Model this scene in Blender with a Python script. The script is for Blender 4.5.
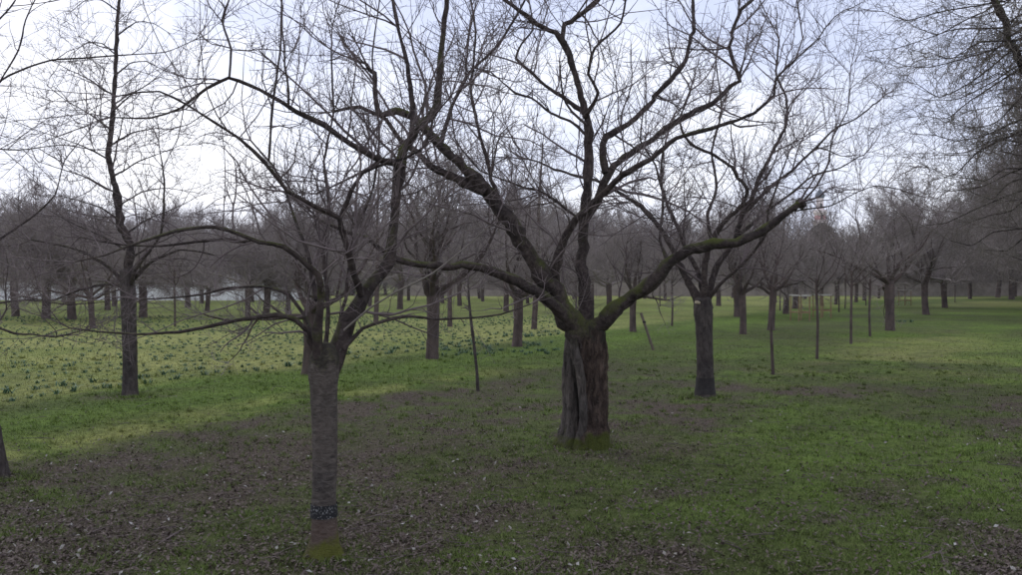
import bpy, math
import numpy as np

# ------------------------------------------------------------------ camera, sky, sun, exposure
for o in list(bpy.data.objects):
    bpy.data.objects.remove(o)
SC = bpy.context.scene
COL = SC.collection
F = 885.0          # focal length in photo pixels (1022 wide)
CX, HY = 511.0, 283.0   # principal column, horizon row
CAMH = 1.65

cam_d = bpy.data.cameras.new('camera')
cam = bpy.data.objects.new('camera', cam_d)
COL.objects.link(cam)
cam.location = (0, 0, CAMH)
cam.rotation_euler = (math.radians(90), 0, 0)
cam_d.sensor_width = 36.0
cam_d.lens = 36.0 * F / 1022.0
cam_d.shift_y = -(287.5 - HY) / 1022.0
cam_d.clip_start = 0.05
cam_d.clip_end = 3000
SC.camera = cam

SUN_EL, SUN_AZ = math.radians(38), math.radians(-35)    # azimuth from +Y, negative = left
world = bpy.data.worlds.new('World')
SC.world = world
world.use_nodes = True
wt = world.node_tree
for n in list(wt.nodes):
    wt.nodes.remove(n)


def N(t, kind, **kw):
    n = t.nodes.new(kind)
    for k, v in kw.items():
        setattr(n, k, v)
    return n


wo = N(wt, 'ShaderNodeOutputWorld')
bg = N(wt, 'ShaderNodeBackground')
bg.inputs['Strength'].default_value = 0.1
sky = N(wt, 'ShaderNodeTexSky')
sky.sky_type = 'NISHITA'
sky.sun_disc = False
sky.sun_elevation = SUN_EL
sky.sun_rotation = SUN_AZ
sky.dust_density = 2.0
tc = N(wt, 'ShaderNodeTexCoord')
mp = N(wt, 'ShaderNodeMapping')
mp.inputs['Scale'].default_value = (1.0, 1.0, 2.2)
mp.inputs['Location'].default_value = (0.35, 0.1, 0.2)
nz = N(wt, 'ShaderNodeTexNoise')
nz.inputs['Scale'].default_value = 3.2
nz.inputs['Detail'].default_value = 6
nz.inputs['Roughness'].default_value = 0.55
rp = N(wt, 'ShaderNodeValToRGB')
rp.color_ramp.elements[0].position = 0.40
rp.color_ramp.elements[0].color = (0, 0, 0, 1)
rp.color_ramp.elements[1].position = 0.63
rp.color_ramp.elements[1].color = (1, 1, 1, 1)
# thin cloud (lavender grey) to thick bright cloud, over the blue sky
cl = N(wt, 'ShaderNodeMix', data_type='RGBA')
cl.inputs[6].default_value = (6.0, 6.6, 8.8, 1)
cl.inputs[7].default_value = (10.2, 10.4, 11.3, 1)
mixs = N(wt, 'ShaderNodeMix', data_type='RGBA')
mixs.inputs[0].default_value = 0.88
wt.links.new(tc.outputs['Generated'], mp.inputs['Vector'])
wt.links.new(mp.outputs['Vector'], nz.inputs['Vector'])
wt.links.new(nz.outputs['Fac'], rp.inputs['Fac'])
wt.links.new(rp.outputs['Color'], cl.inputs[0])
wt.links.new(sky.outputs['Color'], mixs.inputs[6])
wt.links.new(cl.outputs[2], mixs.inputs[7])
wt.links.new(mixs.outputs[2], bg.inputs['Color'])
wt.links.new(bg.outputs['Background'], wo.inputs['Surface'])

sun_d = bpy.data.lights.new('sun', 'SUN')
sun_d.energy = 0.6
sun_d.angle = math.radians(25)
sun_d.color = (1.0, 0.96, 0.9)
sun = bpy.data.objects.new('sun', sun_d)
COL.objects.link(sun)
sun.location = (0, 0, 60)
sun.rotation_euler = (math.radians(90) - SUN_EL, 0, math.radians(180) - SUN_AZ)

SC.view_settings.view_transform = 'Standard'
SC.view_settings.look = 'None'
SC.view_settings.exposure = 0.35
SC.view_settings.gamma = 1.0
SC.view_settings.use_curve_mapping = False
SC.cycles.max_bounces = 5
SC.cycles.diffuse_bounces = 2

RNG = np.random.default_rng(7)

# ------------------------------------------------------------------ helpers


def px(x, y, d):
    """photo pixel at depth d (metres along the view axis) -> world point"""
    return np.array([(x - CX) / F * d, d, CAMH - (y - HY) / F * d])


def ground_px(x, y):
    d = CAMH * F / (y - HY)
    return np.array([(x - CX) / F * d, d, 0.0])


def norm(v):
    return v / np.maximum(np.linalg.norm(v, axis=-1, keepdims=True), 1e-9)


def hgt(x, y):
    x = np.asarray(x, float); y = np.asarray(y, float)
    r = 0.022 * np.sin(x * 0.9 + 1.3) * np.cos(y * 0.7 + 0.4) + 0.015 * np.sin(x * 2.3 + y * 1.7) + 0.03 * np.sin(x * 0.21 - y * 0.17)
    return r


class Acc:
    """collects vertices and quads/tris of ONE mesh"""
    def __init__(self):
        self.v, self.q, self.t, self.n = [], [], [], 0
        self.att = []

    def add(self, v, q=None, t=None, att=None):
        v = np.asarray(v, np.float32).reshape(-1, 3)
        self.v.append(v)
        if q is not None and len(q):
            self.q.append(np.asarray(q, np.int64).reshape(-1, 4) + self.n)
        if t is not None and len(t):
            self.t.append(np.asarray(t, np.int64).reshape(-1, 3) + self.n)
        self.att.append(np.zeros((len(v), 3), np.float32) if att is None else np.asarray(att, np.float32))
        self.n += len(v)
        return self

    def tubes(self, paths, radii, k, warp=None):
        Np, M, _ = paths.shape
        T = np.gradient(paths, axis=1)
        T = norm(T)
        ov = norm(paths[:, -1] - paths[:, 0])
        ax = np.argmin(np.abs(ov), axis=1)
        ref = np.eye(3)[ax][:, None, :]
        u = norm(np.cross(T, np.broadcast_to(ref, T.shape)))
        w = np.cross(T, u)
        a = np.arange(k) * 2 * math.pi / k
        rr = radii[:, :, None]
        if warp is not None:
            rr = rr * warp
        ring = (u[:, :, None, :] * np.cos(a)[None, None, :, None] + w[:, :, None, :] * np.sin(a)[None, None, :, None]) * rr[..., None]
        V = paths[:, :, None, :] + ring
        idx = np.arange(Np * M * k).reshape(Np, M, k)
        a0 = idx[:, :-1, :]; a1 = idx[:, 1:, :]
        q = np.stack([a0, np.roll(a0, -1, 2), np.roll(a1, -1, 2), a1], -1).reshape(-1, 4)
        return self.add(V.reshape(-1, 3), q)

    def box(self, c, s, rz=0.0):
        c = np.asarray(c, float); s = np.asarray(s, float) / 2
        p = np.array([[i, j, k] for i in (-1, 1) for j in (-1, 1) for k in (-1, 1)], float) * s
        if rz:
            ca, sa = math.cos(rz), math.sin(rz)
            p = p @ np.array([[ca, sa, 0], [-sa, ca, 0], [0, 0, 1]])
        q = [[0, 1, 3, 2], [4, 6, 7, 5], [0, 4, 5, 1], [2, 3, 7, 6], [0, 2, 6, 4], [1, 5, 7, 3]]
        return self.add(p + c, q)

    def lathe(self, prof, k=16, c=(0, 0, 0)):
        prof = np.asarray(prof, float)
        a = np.arange(k) * 2 * math.pi / k
        V = np.stack([prof[:, :1] * np.cos(a), prof[:, :1] * np.sin(a), np.repeat(prof[:, 1:2], k, 1)], -1) + np.asarray(c)
        idx = np.arange(len(prof) * k).reshape(len(prof), k)
        q = np.stack([idx[:-1], np.roll(idx[:-1], -1, 1), np.roll(idx[1:], -1, 1), idx[1:]], -1).reshape(-1, 4)
        return self.add(V.reshape(-1, 3), q)

    def mesh(self, name, smooth=True, att=False):
        me = bpy.data.meshes.new(name)
        V = np.concatenate(self.v).astype(np.float32)
        q = np.concatenate(self.q) if self.q else np.zeros((0, 4), np.int64)
        t = np.concatenate(self.t) if self.t else np.zeros((0, 3), np.int64)
        me.vertices.add(len(V)); me.vertices.foreach_set('co', V.ravel())
        nl = q.size + t.size
        me.loops.add(nl)
        me.loops.foreach_set('vertex_index', np.concatenate([q.ravel(), t.ravel()]).astype(np.int32))
        me.polygons.add(len(q) + len(t))
        st = np.concatenate([np.arange(len(q)) * 4, q.size + np.arange(len(t)) * 3]).astype(np.int32)
        me.polygons.foreach_set('loop_start', st)
        me.polygons.foreach_set('use_smooth', np.full(len(st), smooth, bool))
        if att:
            A = np.concatenate(self.att)
            at = me.attributes.new('tint', 'FLOAT_VECTOR', 'POINT')
            at.data.foreach_set('vector', A.astype(np.float32).ravel())
        me.update(calc_edges=True)
        return me


def obj(name, me, mat, parent=None):
    o = bpy.data.objects.new(name, me)
    COL.objects.link(o)
    if mat is not None and not me.materials:
        me.materials.append(mat)
    if parent is not None:
        o.parent = parent
    return o


def empty(name, loc, rz=0.0, sc=1.0):
    o = bpy.data.objects.new(name, None)
    COL.objects.link(o)
    o.location = tuple(float(v) for v in loc)
    o.rotation_euler = (0, 0, rz)
    if np.isscalar(sc):
        sc = (sc, sc, sc)
    o.scale = sc
    o.empty_display_size = 0.2
    return o


def tag(o, label=None, cat=None, group=None, kind=None):
    if label: o['label'] = label
    if cat: o['category'] = cat
    if group: o['group'] = group
    if kind: o['kind'] = kind
    return o


def copy_tree(o, parent=None):
    c = o.copy(); COL.objects.link(c)
    c.parent = parent
    for ch in list(KIDS.get(o.name, [])):
        copy_tree(ch, c)
    return c


KIDS = {}


def regkids(root):
    KIDS[root.name] = list(root.children)
    for c in root.children:
        regkids(c)

# ------------------------------------------------------------------ materials


def mat_new(name, rough=0.9, spec=0.2):
    m = bpy.data.materials.new(name); m.use_nodes = True
    t = m.node_tree
    b = t.nodes['Principled BSDF']
    b.inputs['Roughness'].default_value = rough
    b.inputs['Specular IOR Level'].default_value = spec
    return m, t, b


def ramp(t, fac, stops):
    r = N(t, 'ShaderNodeValToRGB')
    e = r.color_ramp.elements
    while len(e) < len(stops):
        e.new(0.5)
    for i, (p, c) in enumerate(stops):
        e[i].position = p; e[i].color = (*c, 1) if len(c) == 3 else c
    t.links.new(fac, r.inputs['Fac'])
    return r.outputs['Color']


def noise(t, scale, detail=4, rough=0.55, stretch=None, coord='Object', dist=0.0):
    c = N(t, 'ShaderNodeTexCoord')
    v = c.outputs['Object' if coord == 'World' else coord]
    if coord == 'World':
        v = N(t, 'ShaderNodeNewGeometry').outputs['Position']
    if stretch:
        mpp = N(t, 'ShaderNodeMapping'); mpp.inputs['Scale'].default_value = stretch
        t.links.new(v, mpp.inputs['Vector']); v = mpp.outputs['Vector']
    n = N(t, 'ShaderNodeTexNoise')
    n.inputs['Scale'].default_value = scale; n.inputs['Detail'].default_value = detail
    n.inputs['Roughness'].default_value = rough
    n.inputs['Distortion'].default_value = dist
    t.links.new(v, n.inputs['Vector'])
    return n.outputs['Fac']


def mathn(t, op, a, b=None, clamp=False):
    m = N(t, 'ShaderNodeMath', operation=op); m.use_clamp = clamp
    for i, v in enumerate((a, b)):
        if v is None: continue
        if isinstance(v, (int, float)): m.inputs[i].default_value = v
        else: t.links.new(v, m.inputs[i])
    return m.outputs[0]


def mixc(t, f, a, b, blend='MIX'):
    m = N(t, 'ShaderNodeMix', data_type='RGBA'); m.blend_type = blend
    for i, v in ((0, f), (6, a), (7, b)):
        if isinstance(v, (int, float)): m.inputs[i].default_value = v
        elif isinstance(v, tuple): m.inputs[i].default_value = (*v, 1)
        else: t.links.new(v, m.inputs[i])
    return m.outputs[2]


def bump(t, b, h, strength, dist):
    n = N(t, 'ShaderNodeBump'); n.inputs['Strength'].default_value = strength
    n.inputs['Distance'].default_value = dist
    t.links.new(h, n.inputs['Height'])
    t.links.new(n.outputs['Normal'], b.inputs['Normal'])


def bark_mat(name, lo, mid, hi, moss=0.5, stretch=(1, 1, 0.25), scale=22, basemoss=True, red=None, topz=None, mossc=(0.066, 0.076, 0.018), bdist=0.02, lent=False):
    m, t, b = mat_new(name, 0.92, 0.15)
    n1 = noise(t, scale, 6, 0.65, stretch, dist=0.6)
    n2 = noise(t, 3.0, 3)
    c = ramp(t, n1, [(0.28, lo), (0.5, mid), (0.74, hi)])
    c2 = ramp(t, n2, [(0.3, (0.72, 0.72, 0.74)), (0.7, (1.25, 1.2, 1.15))])
    c = mixc(t, 1.0, c, c2, 'MULTIPLY')
    # pale lichen flecks
    n4 = noise(t, 38, 3, 0.6)
    lf = mathn(t, 'MULTIPLY', mathn(t, 'GREATER_THAN', n4, 0.66), 0.35)
    c = mixc(t, lf, c, (0.17, 0.175, 0.15))
    h = n1
    if lent:
        n5 = noise(t, 15, 3, 0.6, (0.8, 0.8, 6.0))
        lc = mathn(t, 'MULTIPLY', mathn(t, 'SUBTRACT', n5, 0.57), 6.0, True)
        c = mixc(t, mathn(t, 'MULTIPLY', lc, 0.7), c, (0.15, 0.132, 0.115))
        ld = mathn(t, 'MULTIPLY', mathn(t, 'SUBTRACT', 0.42, n5), 6.0, True)
        c = mixc(t, mathn(t, 'MULTIPLY', ld, 0.6), c, (0.022, 0.019, 0.017))
    if red is not None:
        sp = N(t, 'ShaderNodeSeparateXYZ'); tcn = N(t, 'ShaderNodeTexCoord')
        t.links.new(tcn.outputs['Object'], sp.inputs[0])
        z = mathn(t, 'ADD', sp.outputs[2], mathn(t, 'MULTIPLY', n2, 0.08))
        f = mathn(t, 'MULTIPLY', mathn(t, 'SUBTRACT', red, z), 8.0, True)
        c = mixc(t, mathn(t, 'MULTIPLY', f, 0.35), c, (0.105, 0.058, 0.040))
    if topz is not None:
        sp = N(t, 'ShaderNodeSeparateXYZ'); tcn = N(t, 'ShaderNodeTexCoord')
        t.links.new(tcn.outputs['Object'], sp.inputs[0])
        z = mathn(t, 'ADD', sp.outputs[2], mathn(t, 'MULTIPLY', mathn(t, 'SUBTRACT', noise(t, 9, 4), 0.5), 0.5))
        f = mathn(t, 'MULTIPLY', mathn(t, 'SUBTRACT', z, topz), 14.0, True)
        c = mixc(t, f, c, ramp(t, n1, [(0.3, (0.022, 0.019, 0.015)), (0.5, (0.048, 0.042, 0.034)), (0.7, (0.075, 0.072, 0.035))]))
    if moss > 0:
        g = N(t, 'ShaderNodeNewGeometry')
        sn = N(t, 'ShaderNodeSeparateXYZ'); t.links.new(g.outputs['Normal'], sn.inputs[0])
        n3 = noise(t, 4.0, 5, 0.65)
        f = mathn(t, 'ADD', mathn(t, 'MULTIPLY', sn.outputs[2], 0.55), mathn(t, 'MULTIPLY', mathn(t, 'SUBTRACT', n3, 0.5), 3.0))
        f = mathn(t, 'ADD', f, moss - 0.75)
        if basemoss:
            sp = N(t, 'ShaderNodeSeparateXYZ'); tcn = N(t, 'ShaderNodeTexCoord')
            t.links.new(tcn.outputs['Object'], sp.inputs[0])
            bz = mathn(t, 'MULTIPLY', mathn(t, 'SUBTRACT', mathn(t, 'ADD', 0.04, mathn(t, 'MULTIPLY', noise(t, 5, 4), 0.4)), sp.outputs[2]), 7.0, True)
            f = mathn(t, 'ADD', f, bz)
        f = mathn(t, 'MULTIPLY', f, 1.6, True)
        n6 = noise(t, 60, 3)
        mc = mixc(t, n6, tuple(v * 0.5 for v in mossc), tuple(v * 1.45 for v in mossc))
        c = mixc(t, f, c, mc)
    t.links.new(c, b.inputs['Base Color'])
    bump(t, b, h, 0.9, bdist)
    return m


M = {}
M['bark_a'] = bark_mat('bark_cherry_young', (0.042, 0.036, 0.032), (0.090, 0.077, 0.069), (0.150, 0.132, 0.116), 0.12, (1, 1, 1.7), 24, True, red=0.36, topz=1.12, lent=True, bdist=0.016, mossc=(0.085, 0.088, 0.020))
M['bark_b'] = bark_mat('bark_cherry_old', (0.010, 0.008, 0.007), (0.056, 0.040, 0.033), (0.150, 0.112, 0.092), 0.26, (1, 1, 0.28), 24, True, bdist=0.07, topz=1.12)
M['bark_stem'] = bark_mat('bark_grey_stem', (0.016, 0.014, 0.013), (0.085, 0.074, 0.066), (0.175, 0.152, 0.138), 0.22, (1, 1, 0.3), 24, True, bdist=0.06, topz=1.1)
M['bark_c'] = bark_mat('bark_cherry_grey', (0.026, 0.021, 0.020), (0.062, 0.053, 0.050), (0.110, 0.096, 0.090), 0.12, (1, 1, 0.45), 22, False, bdist=0.03)
M['bark_limb'] = bark_mat('bark_limb', (0.018, 0.014, 0.013), (0.054, 0.043, 0.040), (0.110, 0.090, 0.083), 0.30, (1, 1, 1), 20, False, bdist=0.02)
M['bark_moss'] = bark_mat('bark_mossy_limb', (0.018, 0.014, 0.013), (0.054, 0.043, 0.040), (0.110, 0.090, 0.083), 0.66, (1, 1, 1), 20, False, bdist=0.02)
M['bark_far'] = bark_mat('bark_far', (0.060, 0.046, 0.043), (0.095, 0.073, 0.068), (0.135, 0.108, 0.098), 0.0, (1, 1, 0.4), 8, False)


def twig_mat(name, a, b_):
    m, t, b = mat_new(name, 0.85, 0.2)
    n = noise(t, 2.5, 2)
    oi = N(t, 'ShaderNodeObjectInfo')
    f = mathn(t, 'ADD', mathn(t, 'MULTIPLY', n, 0.7), mathn(t, 'MULTIPLY', oi.outputs['Random'], 0.3))
    c = ramp(t, f, [(0.3, a), (0.75, b_)])
    t.links.new(c, b.inputs['Base Color'])
    return m


M['twig'] = twig_mat('twig_dark', (0.095, 0.073, 0.074), (0.185, 0.150, 0.146))
M['twig_pale'] = twig_mat('twig_pale', (0.16, 0.14, 0.12), (0.26, 0.23, 0.20))
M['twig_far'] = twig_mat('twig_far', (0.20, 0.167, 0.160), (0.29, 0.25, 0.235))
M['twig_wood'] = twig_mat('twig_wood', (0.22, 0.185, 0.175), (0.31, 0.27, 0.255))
M['twig_lime'] = twig_mat('twig_lime', (0.12, 0.10, 0.088), (0.19, 0.168, 0.142))

# ------------------------------------------------------------------ masks on the lawn (shared by ground, grass, litter)


def vnoise(x, y, s, seed=0):
    """smooth value noise, numpy"""
    x = np.asarray(x, float) / s; y = np.asarray(y, float) / s
    xi = np.floor(x).astype(np.int64); yi = np.floor(y).astype(np.int64)
    fx = x - xi; fy = y - yi
    fx = fx * fx * (3 - 2 * fx); fy = fy * fy * (3 - 2 * fy)

    def h(a, b):
        n = (a * 374761393 + b * 668265263 + seed * 982451653) & 0x7fffffff
        n = ((n ^ (n >> 13)) * 1274126177) & 0x7fffffff
        n = ((n ^ (n >> 16)) * 668265263) & 0x7fffffff
        return (n & 0xffff) / 65535.0
    return (h(xi, yi) * (1 - fx) + h(xi + 1, yi) * fx) * (1 - fy) + (h(xi, yi + 1) * (1 - fx) + h(xi + 1, yi + 1) * fx) * fy


def fbm(x, y, s, seed=0, o=4):
    r, a, tot = 0, 1.0, 0
    for i in range(o):
        r = r + a * vnoise(x, y, s / 2 ** i, seed + i * 17); tot += a; a *= 0.55
    return r / tot


def ss(a, b, x):
    t = np.clip((x - a) / (b - a), 0, 1)
    return t * t * (3 - 2 * t)


def masks(x, y):
    """litter, pale(dry yellow), lush(bright green) in 0..1"""
    c = x - 0.56 * y
    n = fbm(x, y, 2.2, 3)
    n2 = fbm(x, y, 0.7, 9)
    w = fbm(x, y, 4.0, 21)
    band = ss(-9.9, -8.6, c + (w - 0.5) * 1.4) * (1 - ss(-6.3, -3.6, c + (w - 0.5) * 2.0))
    lit = band * (0.5 + 0.5 * ss(0.36, 0.58, n * 0.5 + n2 * 0.5))
    # patchier litter closer to the camera
    near = ss(-9.0, -6.0, c) * (1 - ss(-2.5, 1.5, c)) * (0.26 + 0.74 * ss(0.42, 0.62, n * 0.45 + n2 * 0.55))
    lit = np.maximum(lit, near)
    # bare brown patches right of the rows, thickened to darken this side
    rt = ss(-1.5, 0.5, c) * (0.12 + ss(0.45, 0.60, fbm(x, y, 1.7, 41)) * 0.88) * ss(0.2, 0.6, n2)
    edge = np.exp(-((x - 0.56 * y - 0.3 - (w - 0.5) * 1.5) / 0.9) ** 2) * (1 - ss(10, 14, y)) * ss(0.3, 0.6, n2)
    lit = np.maximum(np.maximum(lit, rt), 0.9 * edge)
    lit = lit * (1.0 - 0.7 * ss(12, 20, y))
    lit = np.clip(lit * (0.45 + 1.2 * vnoise(x, y, 0.28, 91)), 0, 1)
    # rings of litter at trunk feet
    for (tx, ty, tr) in FEET:
        d = np.hypot(x - tx, y - ty)
        lit = np.maximum(lit, (1 - ss(tr * 0.5, tr, d + (n2 - 0.5) * 1.3)) * 0.7)
    daff = ss(-13.2, -14.6, c + (w - 0.5) * 0.8)
    pale = daff * (0.55 + 0.45 * ss(0.35, 0.65, n)) * (1 - 0.5 * ss(28, 50, y))
    strip = np.exp(-((c + 9.8 + (w - 0.5) * 1.2) / 0.55) ** 2) * ss(0.35, 0.6, n2) * (1 - ss(13, 20, y))
    pale = np.maximum(pale, 0.7 * strip)
    far = ss(45, 75, y) * ss(0.4, 0.6, fbm(x, y, 14, 5)) * 0.8
    pale = np.maximum(pale, far)
    mid = np.exp(-((c + 2.2) / 2.2) ** 2) * ss(13, 17, y) * (1 - ss(24, 34, y)) * ss(0.35, 0.6, n)
    pale = np.maximum(pale, 0.6 * mid)
    lush = ss(0.30, 0.72, 0.5 * fbm(x, y, 3.0, 77) + 0.5 * fbm(x, y, 0.6, 78)) * (1 - lit)
    lush = np.maximum(lush, np.exp(-((c + 11.6) / 1.2) ** 2) * 0.8)
    return lit, pale, lush


FEET = []


def lawn_color(t, tint_out):
    """tint = (litter, pale, lush) -> colour"""
    sp = N(t, 'ShaderNodeSeparateXYZ'); t.links.new(tint_out, sp.inputs[0])
    g = mixc(t, sp.outputs[2], (0.070, 0.091, 0.027), (0.110, 0.174, 0.031))
    g = mixc(t, sp.outputs[1], g, (0.245, 0.262, 0.088))
    return g, sp


m, t, b = mat_new('ground_lawn', 0.95, 0.1)
an = N(t, 'ShaderNodeAttribute', attribute_name='tint')
g, sp = lawn_color(t, an.outputs['Vector'])
nf = noise(t, 9.0, 8, 0.7, coord='World')
nb = noise(t, 1.3, 5, 0.6, coord='World')
g = mixc(t, 1.0, g, ramp(t, nf, [(0.32, (0.35, 0.35, 0.36)), (0.52, (1, 1, 1)), (0.7, (1.55, 1.5, 1.4))]), 'MULTIPLY')  # random lawn tone; its dark end also paints shadow speckle between blades
g = mixc(t, 1.0, g, ramp(t, nb, [(0.3, (0.80, 0.84, 0.8)), (0.7, (1.18, 1.12, 1.1))]), 'MULTIPLY')
nl = noise(t, 26.0, 6, 0.7, coord='World')
lc = ramp(t, nl, [(0.3, (0.036, 0.028, 0.022)), (0.52, (0.092, 0.071, 0.056)), (0.72, (0.170, 0.138, 0.112))])
lf = mathn(t, 'ADD', sp.outputs[0], mathn(t, 'MULTIPLY', mathn(t, 'SUBTRACT', nf, 0.5), 0.9))
lf = mathn(t, 'MULTIPLY', mathn(t, 'SUBTRACT', lf, 0.14), 1.15, True)
c = mixc(t, lf, g, lc)
t.links.new(c, b.inputs['Base Color'])
bump(t, b, mathn(t, 'ADD', nf, mathn(t, 'MULTIPLY', nl, 0.5)), 1.0, 0.04)
M['ground'] = m

m, t, b = mat_new('grass_blades', 0.7, 0.25)
an = N(t, 'ShaderNodeAttribute', attribute_name='tint')
g, sp = lawn_color(t, an.outputs['Vector'])
n = noise(t, 45.0, 2, coord='World')
g = mixc(t, 1.0, g, ramp(t, n, [(0.3, (0.45, 0.48, 0.42)), (0.7, (1.75, 1.65, 1.5))]), 'MULTIPLY')  # wide blade tone noise, the darks standing in for shade among the grass
n = noise(t, 130.0, 1, coord='World')
g = mixc(t, ramp(t, n, [(0.60, (0, 0, 0)), (0.68, (1, 1, 1))]), g, (0.20, 0.175, 0.095))
t.links.new(g, b.inputs['Base Color'])
M['grass'] = m

m, t, b = mat_new('dead_leaves', 0.8, 0.25)
n = noise(t, 31.0, 2, 0.9, coord='World')
c = ramp(t, n, [(0.25, (0.034, 0.025, 0.020)), (0.45, (0.085, 0.063, 0.054)), (0.6, (0.145, 0.115, 0.098)), (0.75, (0.22, 0.185, 0.155))])
t.links.new(c, b.inputs['Base Color'])
M['leaf'] = m

m, t, b = mat_new('bleached_leaves', 0.8, 0.2)
n = noise(t, 9.0, 2, 0.8, coord='World')
t.links.new(ramp(t, n, [(0.3, (0.13, 0.115, 0.10)), (0.52, (0.24, 0.225, 0.20)), (0.75, (0.50, 0.49, 0.48))]), b.inputs['Base Color'])
M['paleleaf'] = m

m, t, b = mat_new('daffodil_leaf', 0.6, 0.3)
n = noise(t, 3.0, 2, coord='World')
t.links.new(ramp(t, n, [(0.3, (0.034, 0.082, 0.042)), (0.7, (0.075, 0.140, 0.066))]), b.inputs['Base Color'])
M['daff'] = m


def plain(name, lo, hi, scale=4, rough=0.85):
    m, t, b = mat_new(name, rough, 0.2)
    n = noise(t, scale, 5, 0.6)
    t.links.new(ramp(t, n, [(0.3, lo), (0.7, hi)]), b.inputs['Base Color'])
    return m


M['band'] = plain('glue_band', (0.010, 0.010, 0.011), (0.022, 0.022, 0.024), 12, 0.6)
m, t, b = mat_new('glue_band_speckled', 0.6, 0.3)
n = noise(t, 85, 2, 0.6)
t.links.new(ramp(t, n, [(0.56, (0.011, 0.011, 0.013)), (0.70, (0.28, 0.28, 0.28))]), b.inputs['Base Color'])
M['band_speckle'] = m
M['band_bark'] = plain('dark_band', (0.018, 0.016, 0.016), (0.045, 0.040, 0.038), 14, 0.8)
M['cut'] = plain('cut_wood', (0.36, 0.30, 0.20), (0.50, 0.43, 0.31), 30)
M['stake'] = plain('stake_wood', (0.19, 0.13, 0.075), (0.29, 0.205, 0.12), 12)
M['stake_dark'] = plain('stake_weathered', (0.085, 0.068, 0.052), (0.14, 0.115, 0.09), 12)
M['rail_white'] = plain('rail_white', (0.36, 0.34, 0.30), (0.50, 0.48, 0.44), 8)
M['wall_pale'] = plain('wall_pale', (0.62, 0.62, 0.63), (0.80, 0.80, 0.81), 1.2)
M['wall_beige'] = plain('wall_beige', (0.20, 0.17, 0.145), (0.29, 0.25, 0.22), 1.5)
M['cap'] = plain('wall_cap', (0.10, 0.085, 0.075), (0.15, 0.13, 0.12), 2)
M['white'] = plain('hut_white', (0.68, 0.67, 0.65), (0.78, 0.77, 0.76), 2)
M['roofred'] = plain('hut_roof', (0.13, 0.075, 0.06), (0.19, 0.11, 0.09), 6)
M['dark'] = plain('dark_opening', (0.012, 0.012, 0.014), (0.03, 0.03, 0.035), 3, 0.4)
M['pink'] = plain('minaret_pink', (0.72, 0.34, 0.35), (0.80, 0.43, 0.44), 0.6)
M['pinkwhite'] = plain('minaret_trim', (0.74, 0.62, 0.62), (0.84, 0.74, 0.74), 0.6)
M['dome'] = plain('minaret_dome', (0.10, 0.12, 0.15), (0.16, 0.18, 0.22), 1.0, 0.5)
M['evergreen'] = plain('evergreen_leaf', (0.020, 0.026, 0.018), (0.045, 0.052, 0.032), 3)

# ------------------------------------------------------------------ branch growth


def grow(P, D, L, R, n, up=0.0, wob=0.15, tip=0.3, rng=RNG):
    Np = len(P)
    path = np.zeros((Np, n + 1, 3)); path[:, 0] = P
    D = norm(D)
    up = np.broadcast_to(np.asarray(up, float), (Np,))
    step = (L / n)[:, None]
    for i in range(n):
        D = D + rng.normal(size=(Np, 3)) * wob
        D[:, 2] += up / n * 3
        D = norm(D)
        path[:, i + 1] = path[:, i] + D * step
    rad = R[:, None] * np.linspace(1, tip, n + 1)[None, :]
    return path, rad


def spawn(paths, radii, dens, t0=0.15, t1=1.0, ang=(0.6, 1.2), upb=0.25, rng=RNG):
    """points on paths with child directions; dens per metre"""
    seg = np.linalg.norm(np.diff(paths, axis=1), axis=2)
    L = seg.sum(1)
    cnt = rng.poisson(L * dens)
    own = np.repeat(np.arange(len(paths)), cnt)
    if len(own) == 0:
        return None
    t = t0 + (t1 - t0) * rng.random(len(own))
    M_ = paths.shape[1] - 1
    f = t * M_
    i = np.minimum(f.astype(int), M_ - 1); fr = (f - i)[:, None]
    P = paths[own, i] * (1 - fr) + paths[own, i + 1] * fr
    T = norm(paths[own, i + 1] - paths[own, i])
    R = radii[own, i] * (1 - fr[:, 0]) + radii[own, i + 1] * fr[:, 0]
    rv = rng.normal(size=(len(own), 3)); rv[:, 2] += upb * 2
    rv = rv - (rv * T).sum(1, keepdims=True) * T
    rv = norm(rv)
    a = rng.uniform(ang[0], ang[1], len(own))[:, None]
    D = np.cos(a) * T + np.sin(a) * rv
    return P, D, R, t, L[own]


def smooth_line(pts, step):
    """Catmull-Rom through pts (n,k) resampled"""
    p = np.asarray(pts, float)
    q = np.vstack([2 * p[0] - p[1], p, 2 * p[-1] - p[-2]])
    out = []
    for i in range(1, len(q) - 2):
        d = np.linalg.norm(q[i + 1, :3] - q[i, :3])
        n = max(2, int(d / step))
        for s in np.arange(n) / n:
            a, b_, c, d_ = q[i - 1], q[i], q[i + 1], q[i + 2]
            lin = b_ * (1 - s) + c * s
            out.append(0.55 * lin + 0.45 * 0.5 * ((2 * b_) + (c - a) * s + (2 * a - 5 * b_ + 4 * c - d_) * s * s + (3 * b_ - a - 3 * c + d_) * s ** 3))
    out.append(q[-2])
    return np.array(out)


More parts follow.
